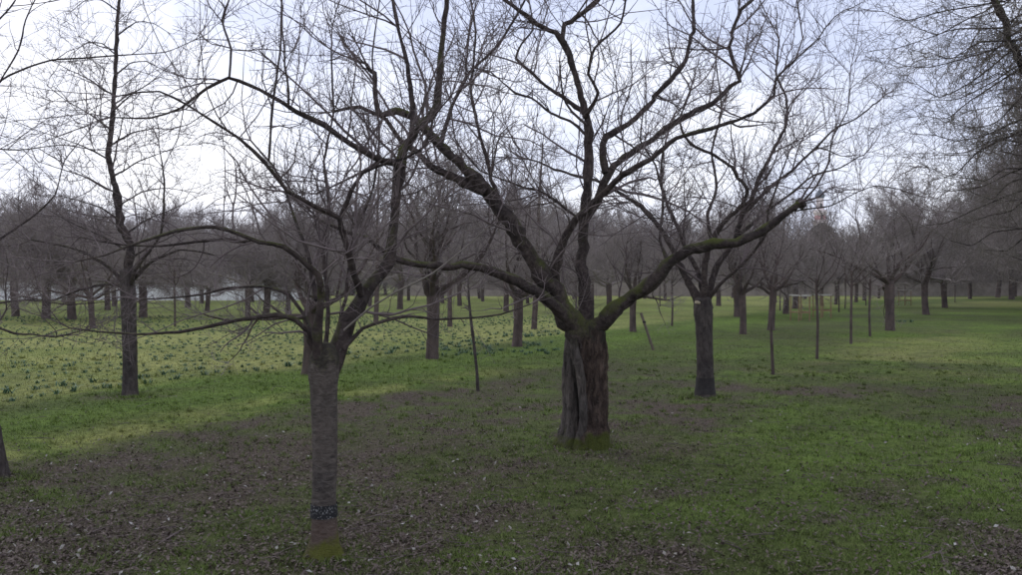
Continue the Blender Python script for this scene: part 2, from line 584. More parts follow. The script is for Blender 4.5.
def limb_path(pts, depth, dz, w0, w1, rng, jit=0.012, power=1.0):
    """traced limb: photo points, start depth, depth change, widths in photo px at that depth"""
    n = len(pts)
    if np.isscalar(dz):
        dz = np.linspace(0, dz, n)
    P = []
    cum = np.concatenate([[0], np.cumsum([math.hypot(pts[i + 1][0] - pts[i][0], pts[i + 1][1] - pts[i][1]) for i in range(n - 1)])])
    cum /= cum[-1]
    for i, (x, y) in enumerate(pts):
        d = depth + dz[i]
        w = w0 + (w1 - w0) * cum[i] ** power
        w = w * (0.64 + 0.19 * min(1.0, w / 24.0))
        P.append([*px(x, y, d), w / F * d / 2])
    S = smooth_line(P, 0.07)
    pos, rad = S[:, :3], np.maximum(S[:, 3], 0.002)
    k = len(pos)
    kink = np.zeros((k, 3)); ki = np.unique(np.r_[0, rng.integers(0, k, max(3, k // 6)), k - 1])
    kv = rng.normal(size=(len(ki), 3)) * np.minimum(0.03, rad[ki] * 0.8)[:, None]; kv[0] = 0
    for ax_ in range(3):
        kink[:, ax_] = np.interp(np.arange(k), ki, kv[:, ax_])
    pos = pos + kink + rng.normal(size=(k, 3)) * np.minimum(jit, rad * 0.14)[:, None]
    # roots of the limb sunk in its parent
    rad = rad * np.clip(0.75 + 0.25 * np.arange(k) / 2.0, 0, 1) * (1 + 0.24 * np.exp(-np.arange(k) * 0.07 / 0.2))
    # knobbly swellings
    rad = rad * (1 + 0.10 * np.sin(np.arange(k) * 0.9 + rng.random() * 6) * rng.random(k) + 0.06 * rng.normal(size=k) + 0.22 * np.convolve((rng.random(k) < 0.05).astype(float), [0.4, 1, 0.4], 'same'))
    return pos, rad


def add_limb(acc, pos, rad, k, blunt=True):
    if blunt:
        e = pos[-1] + norm(pos[-1] - pos[-2]) * rad[-1] * 0.4
        pos = np.vstack([pos, e, e + norm(pos[-1] - pos[-2]) * 0.001])
        rad = np.concatenate([rad, [rad[-1] * 0.75, 0.0005]])
    kk = k
    a = np.arange(kk)[None, None, :]
    wr = 1 + 0.06 * np.sin(a * 2 * 2 * math.pi / kk + np.arange(len(pos))[None, :, None] * 0.35) + 0.05 * RNG.normal(size=(1, len(pos), kk))
    acc.tubes(pos[None], rad[None], kk, wr)


def twig_system(acc, limbs, rng, d2=5.0, l2=0.8, d3=9.0, l3=0.30, d4=7.0, l4=0.11, r2=0.007, r3=0.0032, r4=0.0020,
                up=0.12, t0=0.12, upb=0.25, sides=(5, 4, 3), wob=0.16, ratio=0.6, droop4=0.0, shoots=0.0, n3=4):
    """limbs: list of (pos, rad); adds levels 2..4"""
    out = []
    for pos, rad in limbs:
        s = spawn(pos[None], rad[None], d2, t0, 1.0, (0.55, 1.25), upb, rng)
        if s is None: continue
        out.append(s)
    if not out:
        return
    P, D, R, t, L0 = [np.concatenate([o[i] for o in out]) for i in range(5)]
    tips = [(pos[-1], norm(norm(pos[-1] - pos[-3]) + rng.normal(size=3) * 0.28), rad[-1]) for pos, rad in limbs for _ in range(3)]
    P = np.concatenate([P, [a[0] for a in tips]]); D = np.concatenate([D, [a[1] for a in tips]])
    R = np.concatenate([R, [a[2] * 1.4 for a in tips]]); t = np.concatenate([t, np.full(len(tips), 0.2)])
    L = l2 * rng.uniform(0.35, 1.35, len(P)) * (1.15 - 0.55 * t)
    R2 = np.minimum(R * ratio, r2 * rng.uniform(0.6, 2.1, len(P)) * (0.45 + 0.55 * L / l2))
    R2 = np.maximum(R2, r3 * 1.1)
    p2, q2 = grow(P, D, L, R2, 7, up * rng.uniform(0, 2, len(P)), wob, 0.35, rng)
    acc.tubes(p2, q2, sides[0])
    if shoots > 0:
        o2 = [spawn(pos[None], rad[None], shoots, 0.05, 0.9, (1.2, 1.57), 1.4, rng) for pos, rad in limbs]
        o2 = [o for o in o2 if o is not None]
        if o2:
            Ps, Ds, Rs = [np.concatenate([o[i] for o in o2]) for i in range(3)]
            Ls = l2 * rng.uniform(0.5, 1.5, len(Ps))
            ps, qs = grow(Ps, Ds, Ls, np.minimum(Rs * 0.5, r3 * 1.5), 7, 0.35, 0.06, 0.4, rng)
            acc.tubes(ps, qs, sides[1])
            p2 = np.concatenate([p2, ps]); q2 = np.concatenate([q2, qs])
    s = spawn(p2, q2, d3, 0.1, 1.0, (0.5, 1.15), upb, rng)
    P, D, R, t, L0 = s
    L = l3 * rng.uniform(0.3, 1.5, len(P)) * (1.2 - 0.5 * t)
    R3 = np.clip(R * 0.7, r4, r3 * 1.3)
    p3, q3 = grow(P, D, L, R3, n3, up * rng.uniform(-0.5, 2, len(P)), wob, 0.5, rng)
    acc.tubes(p3, q3, sides[2])
    if d4 > 0:
        s = spawn(p3, q3, d4, 0.1, 1.0, (0.5, 1.2), upb, rng)
        if s is None: return
        P, D, R, t, L0 = s
        L = l4 * rng.uniform(0.25, 1.7, len(P))
        p4, q4 = grow(P, D, L, np.full(len(P), r4), 2, up - droop4, wob, 0.6, rng)
        acc.tubes(p4, q4, sides[2])


def trunk_mesh(acc, pos, rad, k=20, flare=1.5, flare_h=0.25, flute=0.06, lobes=4, seed=0, rough=0.03, sink=0.06):
    rng = np.random.default_rng(seed)
    pos = np.vstack([pos[0] - [0, 0, sink], pos]); rad = np.concatenate([[rad[0]], rad])
    S = smooth_line(np.hstack([pos, rad[:, None]]), 0.035)
    P, r = S[:, :3], S[:, 3]
    z = P[:, 2] - P[0, 2]
    r = r * (1 + (flare - 1) * np.exp(-z / flare_h * 1.6))
    th = np.arange(k) * 2 * math.pi / k
    ph = rng.random(6) * 6.28
    w = 1 + flute * np.sin(lobes * th[None, :] + ph[0] + z[:, None] * 1.1) + flute * 0.6 * np.sin((lobes + 3) * th[None, :] + ph[1] - z[:, None] * 0.8)
    w = w + (flare - 1) * 0.35 * np.exp(-z / flare_h * 2)[:, None] * np.sin(5 * th[None, :] + ph[2])
    nz_ = rng.normal(size=w.shape)
    nz_ = (nz_ + np.roll(nz_, 1, 0) + np.roll(nz_, 1, 1)) / 1.7
    w = w + rough * nz_
    P2 = np.vstack([P, P[-1] + (P[-1] - P[-2]) * 0.6, P[-1] + (P[-1] - P[-2]) * 0.9]); r2 = np.concatenate([r, [r[-1] * 0.6, 0.001]])
    acc.tubes(P2[None], r2[None], k, np.vstack([w, w[-1:], w[-1:]])[None])
    return P, r

# ------------------------------------------------------------------ where the trees stand


A0 = ground_px(325, 551); B0 = ground_px(585, 445); C0 = ground_px(704, 396)
D0 = ground_px(130, 396); L0_ = ground_px(6, 474)
FEET += [(A0[0], A0[1], 0.8), (B0[0] + 0.3, B0[1], 1.0), (C0[0], C0[1], 0.7), (D0[0], D0[1], 0.7), (L0_[0], L0_[1], 0.9)]

# ------------------------------------------------------------------ ground: one sheet to the horizon


def graded(lo, hi, f0, f1, fine, growf=1.12):
    c = list(np.arange(f0, f1 + 1e-6, fine))
    s = fine
    while c[-1] < hi:
        s *= growf; c.append(min(c[-1] + s, hi))
    s = fine
    left = []
    x = f0
    while x > lo:
        s *= growf; x = max(x - s, lo); left.append(x)
    return np.array(left[::-1] + c)


gx = graded(-900, 900, -12, 13, 0.13)
gy = graded(-60, 1500, 3.8, 22, 0.12, 1.06)
X, Y = np.meshgrid(gx, gy)
Z = hgt(X, Y) * (1 - ss(150, 400, np.hypot(X, Y)))
lit, pale, lush = masks(X.ravel(), Y.ravel())
nx, ny = len(gx), len(gy)
idx = np.arange(nx * ny).reshape(ny, nx)
q = np.stack([idx[:-1, :-1], idx[:-1, 1:], idx[1:, 1:], idx[1:, :-1]], -1).reshape(-1, 4)
ga = Acc(); ga.add(np.stack([X.ravel(), Y.ravel(), Z.ravel()], -1), q, att=np.stack([lit, pale, lush], -1))
gme = ga.mesh('ground', True, True)
ground = obj('ground', gme, M['ground'])
tag(ground, 'wide park lawn with leaf litter under the cherry rows', 'lawn', kind='structure')

# ------------------------------------------------------------------ hero trees


class Tree:
    def __init__(self, name, base, label, cat='tree', group=None, seed=1):
        self.base = np.asarray(base, float).copy()
        self.base[2] = float(hgt(base[0], base[1]))
        self.e = empty(name, self.base)
        tag(self.e, label, cat, group)
        self.rng = np.random.default_rng(seed)
        self.depth = base[1]

    def trunk(self, pts, mat, k=22, **kw):
        acc = Acc()
        P = np.array([[*px(x, y, self.depth + dz), w / F * (self.depth + dz) / 2] for (x, y, w, dz) in pts])
        pos = P[:, :3] - self.base
        self.tp, self.tr = trunk_mesh(acc, pos, P[:, 3], k, **kw)
        self.t = obj('trunk', acc.mesh('trunk'), mat, self.e)
        return self.t

    def limb(self, pts, w0, w1, dz, mat='bark_limb', k=11, power=0.8, tw=None, d0=0.0, twmat='twig', label=None):
        pos, rad = limb_path(pts, self.depth + d0, dz, w0, w1, self.rng, power=power)
        pos = pos - self.base
        acc = Acc()
        add_limb(acc, pos, rad, k)
        lo = obj('limb', acc.mesh('limb'), M[mat], self.e)
        if label: lo['label'] = label
        if tw is not None:
            ta = Acc()
            twig_system(ta, [(pos, rad)], self.rng, **tw)
            if ta.n:
                tag(obj('twigs', ta.mesh('twigs'), M[twmat], lo), kind='stuff')
        return lo


# ---- tree A: slim trunk, nearest
TWA = dict(d2=7.0, l2=0.80, d3=11.0, l3=0.26, d4=8.5, l4=0.10, r2=0.0056, r3=0.0025, r4=0.0015, up=0.045, upb=0.12, wob=0.155, shoots=0.6)
A = Tree('cherry_tree', A0, 'slim nearest cherry tree with black band low on its straight trunk', group='cherry trees of the front row', seed=11)
A.trunk([(325, 551, 25, 0), (324, 505, 24, 0), (325, 440, 25, 0), (324, 395, 27, 0), (324, 372, 31, 0), (325, 356, 30, 0), (325, 346, 20, 0)], M['bark_a'], 24, flare=1.9, flare_h=0.14, flute=0.025, rough=0.016)
za = [px(324, y, A0[1])[2] - A.base[2] for y in (516, 503)]
acc = Acc()
zz = np.linspace(za[0], za[1], 5)
r_ = np.interp(zz, A.tp[:, 2], A.tr)
cx_ = np.interp(zz, A.tp[:, 2], A.tp[:, 0]); cy_ = np.interp(zz, A.tp[:, 2], A.tp[:, 1])
acc.tubes(np.stack([cx_, cy_, zz], -1)[None], (r_ * 1.06 + 0.002)[None], 24, 1 + 0.015 * RNG.normal(size=(1, 5, 24)))
tag(obj('glue_band', acc.mesh('glue_band'), M['band_speckle'], A.e), 'black speckled band round the trunk')
A.limb([(326, 392), (332, 362), (347, 322), (372, 286), (389, 264), (396, 225), (402, 180), (408, 150), (420, 128), (435, 105), (439, 70), (443, 30), (449, -20), (455, -90)], 25, 5, 0.5, 'bark_moss', 14, tw=TWA, power=0.6)
A.limb([(411, 143), (412, 108), (407, 65), (398, 30), (393, 0), (386, -50)], 8, 4, 0.3, d0=0.25, tw=TWA)
A.limb([(404, 166), (393, 163), (375, 158), (350, 143), (325, 125), (296, 111), (270, 95), (250, 85), (228, 77), (206, 88), (180, 108), (150, 118), (110, 118)], 10, 2.2, -0.5, tw=TWA, d0=0.25)
A.limb([(229, 78), (231, 50), (222, 20), (232, -10), (228, -50)], 4, 2, 0.2, d0=-0.1, tw=TWA, k=7)
A.limb([(362, 296), (354, 275), (349, 255), (340, 217), (318, 205), (291, 189), (268, 161), (240, 136), (190, 106), (160, 92), (120, 95)], 10, 2, -0.7, tw=TWA, d0=0.05)
A.limb([(340, 219), (351, 190), (362, 172), (386, 162), (405, 157), (425, 146), (433, 118), (452, 95)], 6, 2.4, 0.0, tw=TWA, d0=-0.1, k=8)
A.limb([(269, 161), (272, 110), (280, 50), (281, 0), (284, -45)], 4, 2.2, 0.1, d0=-0.4, tw=TWA, k=7)
A.limb([(323, 390), (318, 360), (317, 330), (321, 298), (318, 274), (302, 260), (285, 248), (260, 243), (217, 228), (177, 232), (140, 243), (105, 256), (75, 262)], 15, 1.4, -0.6, 'bark_moss', tw=TWA, power=0.7)
A.limb([(316, 300), (308, 255), (296, 225), (285, 190), (272, 165), (250, 140)], 7, 2.5, 0.9, tw=TWA, d0=0.05)
A.limb([(324, 370), (324, 335), (326, 290), (322, 250), (330, 205), (325, 160), (335, 110), (330, 50)], 7, 2.5, 1.0, tw=TWA, d0=0.05)
A.limb([(250, 242), (225, 240), (195, 243), (160, 248), (120, 246), (80, 238)], 5, 2, 0.5, tw=TWA, d0=-0.3, k=8)
A.limb([(322, 375), (313, 353), (306, 335), (294, 322), (275, 316), (257, 318), (236, 321), (201, 328), (177, 331), (136, 333), (100, 330), (70, 326)], 9, 2.2, -0.5, tw=dict(TWA, d2=3.0, l2=0.35), k=9)
A.limb([(321, 362), (315, 340), (306, 318), (290, 296), (270, 288), (250, 287), (215, 291), (180, 297), (140, 300)], 7, 2, 0.5, tw=TWA, k=8)
A.limb([(328, 382), (338, 362), (346, 344), (362, 327), (385, 318), (410, 315), (440, 319), (470, 318), (500, 314), (530, 303)], 7, 2, 0.2, 'bark_limb', tw=dict(TWA, d2=1.5, l2=0.2), k=9)
A.limb([(344, 330), (370, 308), (398, 291), (432, 274), (470, 244), (490, 225)], 3.6, 1.2, -0.7, 'twig_pale', tw=dict(TWA, d2=1.8, l2=0.3, shoots=0), k=6)
A.limb([(328, 365), (334, 340), (345, 300), (352, 240), (372, 190), (380, 130), (372, 60), (380, 0)], 6, 2, 1.2, tw=TWA, k=8)

# ---- tree B: thick old tree in the middle
TWB = dict(d2=5.8, l2=1.08, d3=9.8, l3=0.36, d4=7.5, l4=0.14, r2=0.0080, r3=0.0035, r4=0.0021, up=0.045, upb=0.12, wob=0.155, shoots=0.6)
B = Tree('cherry_tree', B0, 'thick twisted old cherry tree with wide mossy limbs in the middle', group='cherry trees of the front row', seed=12)
B.trunk([(591, 445, 32, 0), (593, 405, 27, 0), (592, 368, 28, 0), (590, 345, 32, 0), (587, 330, 34, 0), (586, 322, 28, 0)], M['bark_b'], 34, flare=1.34, flare_h=0.26, flute=0.085, lobes=3, rough=0.045, seed=5)
acc = Acc()
P = np.array([[*px(x, y, B0[1] + dz), w / F * B0[1] / 2] for (x, y, w, dz) in [(570, 444, 22, 0.02), (571, 412, 17, 0.04), (570, 375, 16, 0.04), (573, 345, 17, 0.02), (577, 330, 17, 0), (580, 322, 12, 0)]])
trunk_mesh(acc, P[:, :3] - B.base, P[:, 3], 24, 1.5, 0.22, 0.09, 3, 8, 0.045)
P = np.array([[*px(x, y, B0[1] - 0.12), w / F * B0[1] / 2] for (x, y, w) in [(578, 446, 9), (583, 425, 8), (583, 400, 8), (580, 372, 9), (575, 350, 9), (573, 335, 6)]])
trunk_mesh(acc, P[:, :3] - B.base, P[:, 3], 10, 1.5, 0.2, 0.08, 3, 9, 0.06)
tag(obj('trunk_stem', acc.mesh('trunk_stem'), M['bark_stem'], B.e), 'narrower stem grown against the left of the trunk, mossy at its foot')
B.limb([(586, 348), (578, 328), (566, 312), (549, 290), (538, 272), (522, 247), (508, 222), (495, 203), (483, 189), (462, 167), (445, 150), (428, 132), (413, 116), (395, 110), (380, 114), (376, 98), (375, 72), (366, 66)], 30, 6, -0.9, 'bark_moss', 14, 0.75, tw=TWB)
B.limb([(486, 193), (465, 182), (442, 173), (424, 162), (413, 150), (398, 140), (385, 118), (360, 105), (335, 110)], 13, 4, 0.3, 'bark_limb', d0=-0.45, tw=TWB)
B.limb([(582, 345), (573, 326), (556, 306), (530, 290), (505, 279), (480, 272), (450, 270), (425, 267), (402, 262), (383, 249), (368, 238), (345, 232), (320, 222)], 19, 4, -1.5, 'bark_moss', 12, 0.9, tw=dict(TWB, d2=3.2, l2=0.55))
B.limb([(586, 345), (585, 325), (584, 290), (583, 255), (583, 222), (585, 190), (586, 151), (585, 118), (577, 84), (569, 52), (561, 36), (536, 23), (507, 0), (480, -22), (455, -60)], 21, 4, 0.4, 'bark_limb', 13, 0.6, tw=TWB)
B.limb([(562, 38), (571, 20), (597, 0), (612, -30), (610, -70)], 7, 4, 0.2, d0=0.3, tw=TWB)
B.limb([(552, 294), (556, 266), (566, 235), (577, 217), (598, 197), (612, 183), (622, 174), (650, 159), (675, 139), (711, 129), (754, 116), (774, 98), (776, 80), (795, 60)], 15, 3, -0.9, 'bark_limb', 12, 0.6, tw=TWB, d0=-0.1)
B.limb([(585, 222), (596, 200), (605, 177), (612, 166), (622, 157), (645, 142), (670, 124), (690, 113), (716, 101), (738, 78), (733, 55), (731, 33), (743, 10), (761, -8), (790, -45)], 13, 3.5, 0.6, 'bark_limb', 12, 0.6, tw=TWB, d0=0.15)
B.limb([(606, 174), (602, 150), (605, 134), (628, 119), (655, 96), (675, 75), (686, 60), (691, 30), (691, 0), (684, -45)], 10, 4, 0.8, d0=0.25, tw=TWB)
B.limb([(584, 112), (576, 107), (562, 97), (545, 86), (530, 72), (517, 60), (521, 45), (533, 30), (530, 5)], 7, 2.2, 0.8, d0=0.2, tw=TWB, k=9)
B.limb([(586, 135), (570, 122), (551, 113), (533, 98), (515, 92), (490, 70)], 5, 2, 1.0, d0=0.2, tw=TWB, k=8)
B.limb([(584, 118), (592, 107), (599, 93), (588, 76), (594, 50), (620, 25), (628, -10)], 6, 2.5, -0.6, d0=0.2, tw=TWB, k=8)
B.limb([(584, 352), (594, 333), (615, 314), (640, 295), (656, 283), (668, 266), (677, 257), (690, 252), (712, 248), (735, 245), (760, 235), (780, 220), (798, 206)], 23, 10, -0.8, 'bark_moss', 14, 0.7, tw=dict(TWB, d2=1.6, l2=0.6), label='mossy low limb with a sawn-off end')
B.limb([(795, 210), (815, 188), (828, 162), (832, 140), (848, 110), (850, 75)], 3.4, 1.4, 0.2, d0=-0.8, tw=dict(TWB, t0=0.4, d2=3.5), k=7)
B.limb([(795, 211), (830, 206), (858, 192), (876, 186), (900, 190)], 2.8, 1.2, 0.3, d0=-0.8, tw=dict(TWB, t0=0.5, d2=3), k=6)
B.limb([(577, 217), (545, 195), (515, 185), (480, 172), (455, 140), (450, 100)], 4, 2, 1.2, tw=TWB, k=7)
B.limb([(668, 266), (660, 240), (664, 200), (655, 165), (640, 140), (645, 100)], 4.5, 2, 0.6, d0=-0.4, tw=TWB, k=7)
B.limb([(500, 210), (492, 170), (480, 130), (470, 80), (474, 30), (466, -30)], 6, 2.5, 0.5, d0=-0.4, tw=TWB, k=8)
B.limb([(440, 147), (452, 105), (470, 70), (500, 45), (520, 10), (540, -30)], 6, 2.5, 0.8, d0=-0.6, tw=TWB, k=8)
acc = Acc()
e0 = px(799, 205, B0[1] - 0.8) - B.base; e1 = px(803, 202, B0[1] - 0.83) - B.base
acc.tubes(np.array([[e0, e1, e1 + (e1 - e0) * 0.02]]), np.array([[0.052, 0.05, 0.001]]), 14)
obj('sawn_end', acc.mesh('sawn_end'), M['bark_limb'], B.e)

# ---- tree C: behind on the right
TWC = dict(d2=5.2, l2=1.0, d3=10.0, l3=0.40, d4=6.5, l4=0.16, r2=0.0095, r3=0.0042, r4=0.0027, up=0.045, upb=0.12, wob=0.155, shoots=0.6)
C = Tree('cherry_tree', C0, 'grey cherry tree with dark band at its foot right of the old tree', group='cherry trees of the front row', seed=13)
C.trunk([(705, 396, 16.5, 0), (705, 370, 16.5, 0), (704, 330, 17, 0), (703, 308, 20, 0), (703, 298, 16, 0)], M['bark_c'], 20, flare=1.55, flare_h=0.16, flute=0.035, rough=0.02)
acc = Acc()
zz = np.linspace(px(0, 392, C0[1])[2], px(0, 376, C0[1])[2], 5)
r_ = np.interp(zz, C.tp[:, 2], C.tr)
cx_ = np.interp(zz, C.tp[:, 2], C.tp[:, 0]); cy_ = np.interp(zz, C.tp[:, 2], C.tp[:, 1])
acc.tubes(np.stack([cx_, cy_, zz], -1)[None], (r_ * 1.05 + 0.004)[None], 20, 1 + 0.02 * RNG.normal(size=(1, 5, 20)))
tag(obj('glue_band', acc.mesh('glue_band'), M['band_bark'], C.e), 'dark band round the foot of the trunk')
C.limb([(704, 318), (699, 303), (688, 284), (676, 258), (665, 236), (655, 222), (640, 206), (620, 193), (595, 180), (560, 172), (530, 160)], 12, 2.5, 0.5, tw=TWC, power=0.7)
C.limb([(704, 316), (701, 300), (696, 270), (687, 252), (680, 232), (670, 210), (664, 190), (661, 165), (668, 130)], 9, 2.5, 1.0, tw=TWC, power=0.7)
C.limb([(704, 316), (704, 300), (704, 268), (711, 242), (724, 223), (742, 205), (748, 190), (735, 174), (715, 157), (692, 143), (680, 120), (690, 90)], 12, 2.5, -0.8, tw=TWC, power=0.6)
C.limb([(704, 318), (708, 300), (718, 265), (735, 240), (748, 206), (758, 178), (771, 156), (786, 126), (786, 98), (776, 75), (780, 40)], 12, 2.5, 0.5, tw=TWC, power=0.6)
C.limb([(745, 212), (765, 190), (791, 171), (806, 156), (832, 131), (857, 118), (880, 100)], 6, 1.8, 0.8, tw=dict(TWC, d2=3.2), d0=0.3, k=8)
C.limb([(738, 236), (765, 212), (792, 192), (812, 176), (840, 168), (870, 150)], 5, 1.6, 1.0, tw=dict(TWC, d2=2.6), d0=0.3, k=8)
C.limb([(707, 300), (722, 283), (745, 262), (765, 235), (770, 205), (790, 150)], 6, 2, -1.0, tw=TWC, k=8)
C.limb([(712, 245), (708, 215), (716, 190), (712, 150), (722, 110), (715, 60)], 5.5, 2, 1.4, tw=TWC, k=8)
acc = Acc()
e0 = px(699, 303, C0[1] - 0.1) - C.base; e1 = px(696, 302, C0[1] - 0.22) - C.base
acc.tubes(np.array([[e0, e1]]), np.array([[0.024, 0.022]]), 10)
acc.tubes(np.array([[e1, e1 + (e1 - e0) * 0.01]]), np.array([[0.022, 0.001]]), 10)
obj('pruned_stub', acc.mesh('pruned_stub'), M['cut'], C.e)

# ---- tree D: left, with a straight leader
TWD = dict(d2=4.6, l2=0.8, d3=8.5, l3=0.36, d4=6.0, l4=0.16, r2=0.007, r3=0.0036, r4=0.0025, up=0.03, upb=0.1, wob=0.155, shoots=0.3)
Dt = Tree('cherry_tree', D0, 'grey cherry tree with tall straight leader at the edge of the daffodil lawn', group='cherry trees of the second row', seed=14)
Dt.trunk([(130, 396, 15, 0), (130, 360, 14, 0), (129, 320, 14, 0), (128, 292, 15, 0), (127, 270, 13, 0)], M['bark_c'], 18, flare=1.3, flare_h=0.12, flute=0.03, rough=0.02)
Dt.limb([(127, 280), (125, 245), (121, 220), (114, 182), (108, 156), (113, 101), (116, 55), (119, 0), (121, -45), (124, -110)], 12, 2.5, 0.4, tw=TWD, power=0.7)
rD = np.random.default_rng(3)
for i, (yy, xx) in enumerate([(262, 126), (250, 125), (236, 123), (222, 121), (206, 118), (192, 115), (176, 113), (160, 109), (146, 109), (130, 111), (112, 112), (95, 113), (76, 115), (55, 116), (35, 118), (12, 119)]):
    sd = -1 if i % 2 else 1
    ln = (75 - i * 2.2) * rD.uniform(0.8, 1.25)
    rise = rD.uniform(-12, 14)
    Dt.limb([(xx, yy), (xx + sd * ln * 0.35, yy - 14 + rise * 0.2), (xx + sd * ln * 0.7, yy - 20 + rise * 0.8), (xx + sd * ln, yy - 22 + rise * 2)], 3.4 - i * 0.07, 0.9, rD.uniform(-1.6, 1.6), tw=TWD, k=7)
for pts in ([(128, 290), (110, 285), (80, 290), (52, 300), (20, 296)], [(128, 285), (150, 262), (180, 250), (215, 255)], [(128, 286), (104, 262), (70, 248), (30, 240)], [(129, 290), (135, 270), (160, 235), (165, 190), (158, 140)]):
    Dt.limb(pts, 6, 1.8, rD.uniform(-1, 1), tw=TWD, k=8)

# ---- leftmost tree, leaning out of the frame
Lt = Tree('cherry_tree', L0_, 'leaning cherry trunk cut off by the left edge of the picture', group='cherry trees of the front row', seed=15)
Lt.trunk([(1, 474, 14, 0), (-5, 440, 14, 0), (-13, 400, 14, 0), (-20, 360, 17, 0), (-28, 325, 20, 0), (-34, 300, 15, 0)], M['bark_c'], 18, flare=1.35, flare_h=0.12, flute=0.03, rough=0.02)
TWL = dict(d2=6.0, l2=0.85, d3=11.0, l3=0.30, d4=7.0, l4=0.12, r2=0.008, r3=0.0036, r4=0.0022, up=0.045, upb=0.12, wob=0.155, shoots=0.6)
for pts, a_, b_, dz in (
        ([(-30, 318), (-45, 250), (-40, 170), (-20, 110), (0, 80), (25, 68), (50, 60), (85, 58), (130, 55), (165, 52), (195, 40)], 12, 2, 0.3),
        ([(-26, 322), (-10, 322), (0, 328), (23, 335), (55, 338), (85, 330)], 8, 2, -0.2),
        ([(-26, 316), (0, 302), (28, 299), (52, 302), (69, 304), (104, 302), (120, 297)], 6, 1.8, 0.6),
        ([(-32, 312), (-20, 270), (0, 240), (30, 220), (55, 195), (65, 160), (90, 130)], 9, 2, 0.8),
        ([(-42, 190), (-20, 150), (20, 150), (60, 145), (95, 150)], 5, 2, 0.5),
        ([(-42, 160), (-30, 90), (-10, 30), (15, 0), (20, -50)], 8, 3, 0.4),
        ([(0, 82), (18, 50), (25, 20), (45, -20), (60, -60)], 5, 2, 0.4),
        ([(-34, 300), (-80, 250), (-130, 200), (-160, 120), (-170, 40)], 11, 3, 0.2),
        ([(-34, 305), (-70, 290), (-120, 280), (-170, 260)], 8, 2, -0.6)):
    Lt.limb(pts, a_ * 0.58, b_ * 0.6, dz, tw=TWL, k=9)

# ---- big tree leaning in from the right: long sweeping branches
R0 = np.array([9.9, 14.0, 0.0])
Rt = Tree('lime_tree', R0, 'large tree whose sweeping drooping branches reach in from the upper right', seed=16)
Rt.trunk([(1137, 387, 58, 0), (1137, 300, 46, 0), (1135, 200, 42, 0), (1130, 100, 38, 0), (1120, 0, 34, 0), (1115, -120, 26, 0), (1112, -260, 16, 0)], M['bark_c'], 22, flare=1.5, flare_h=0.4, flute=0.05, rough=0.02)
TWR = dict(d2=4.4, l2=0.9, d3=9.0, l3=0.42, d4=5.0, l4=0.18, r2=0.009, r3=0.0044, r4=0.0030, up=-0.03, upb=-0.12, shoots=0, wob=0.15)
Rt.limb([(1130, 140), (1080, 105), (1035, 85), (1012, 50), (998, 10), (985, -40), (975, -90)], 17, 6, -0.6, 'bark_moss', tw=TWR)
rR = np.random.default_rng(8)
for (tx, ty, dz) in ((874, -8, 0.5), (885, 18, -0.5), (897, 45, 1.0), (908, 70, 0.0), (918, 92, -1.0), (925, 115, 1.2), (935, 138, 0.2), (930, 168, -0.6), (938, 196, 1.0), (925, 222, 1.5), (950, 245, 0.0), (963, 176, -1.2), (972, 218, 0.6), (985, 250, 1.5), (1000, 160, -1.4), (1005, 205, -0.8), (960, 60, 1.5), (950, 20, -1.5), (990, 110, 0.6), (1012, 260, 0.2), (880, -30, -1), (915, 30, 1.8), (930, 60, -1.8), (935, 100, 2.0), (945, 150, 1.6), (955, 130, -1.8), (1010, 120, 1.4), (985, 30, -1.4), (1000, 70, 1.0), (975, 85, 2.0), (965, 5, 0.8), (978, 45, -0.8), (992, 75, 0.4), (1005, 95, -1.2), (985, 135, 0.9), (1000, 180, 1.2), (970, 200, -0.3), (1010, 230, 0.8), (1015, 150, -0.5), (1012, 40, -0.6), (955, 160, 0.4), (940, 60, 0.6)):
    sy = ty - rR.uniform(60, 110)
    mx = (tx + 1130) / 2
    k_ = rR.uniform(0.55, 1.1)
    Rt.limb([(1128, ty - 95 * k_), (1128 * 0.75 + tx * 0.25, ty - 72 * k_ + rR.normal() * 7), (mx, ty - 38 * k_ + rR.normal() * 8), (mx * 0.5 + tx * 0.5, ty - 12 * k_ + rR.normal() * 7), (tx + 22, ty - 2 + rR.normal() * 5), (tx, ty + rR.uniform(-9, 5))], 5.5, 1.0, dz, tw=TWR, k=8, twmat='twig_lime')
for az, el, ln in ((0.3, 0.5, 5), (-0.5, 0.4, 5), (1.0, 0.7, 4.5), (-1.2, 0.6, 4.5), (0.0, 0.9, 4)):
    p0 = Rt.tp[np.argmin(np.abs(Rt.tp[:, 2] - 5.0))]
    d_ = np.array([math.cos(az) * math.cos(el), math.sin(az) * math.cos(el), math.sin(el)])
    pp, qq = grow(p0[None], d_[None], np.array([ln]), np.array([0.09]), 16, -0.05, 0.08, 0.2, rR)
    acc = Acc(); add_limb(acc, pp[0], qq[0], 9)
    lo = obj('limb', acc.mesh('limb'), M['bark_limb'], Rt.e)
    ta = Acc(); twig_system(ta, [(pp[0], qq[0])], rR, **dict(TWR, d2=2.5, d4=2)); tag(obj('twigs', ta.mesh('twigs'), M['twig_lime'], lo), kind='stuff')

# ------------------------------------------------------------------ library trees (built once, then copied)


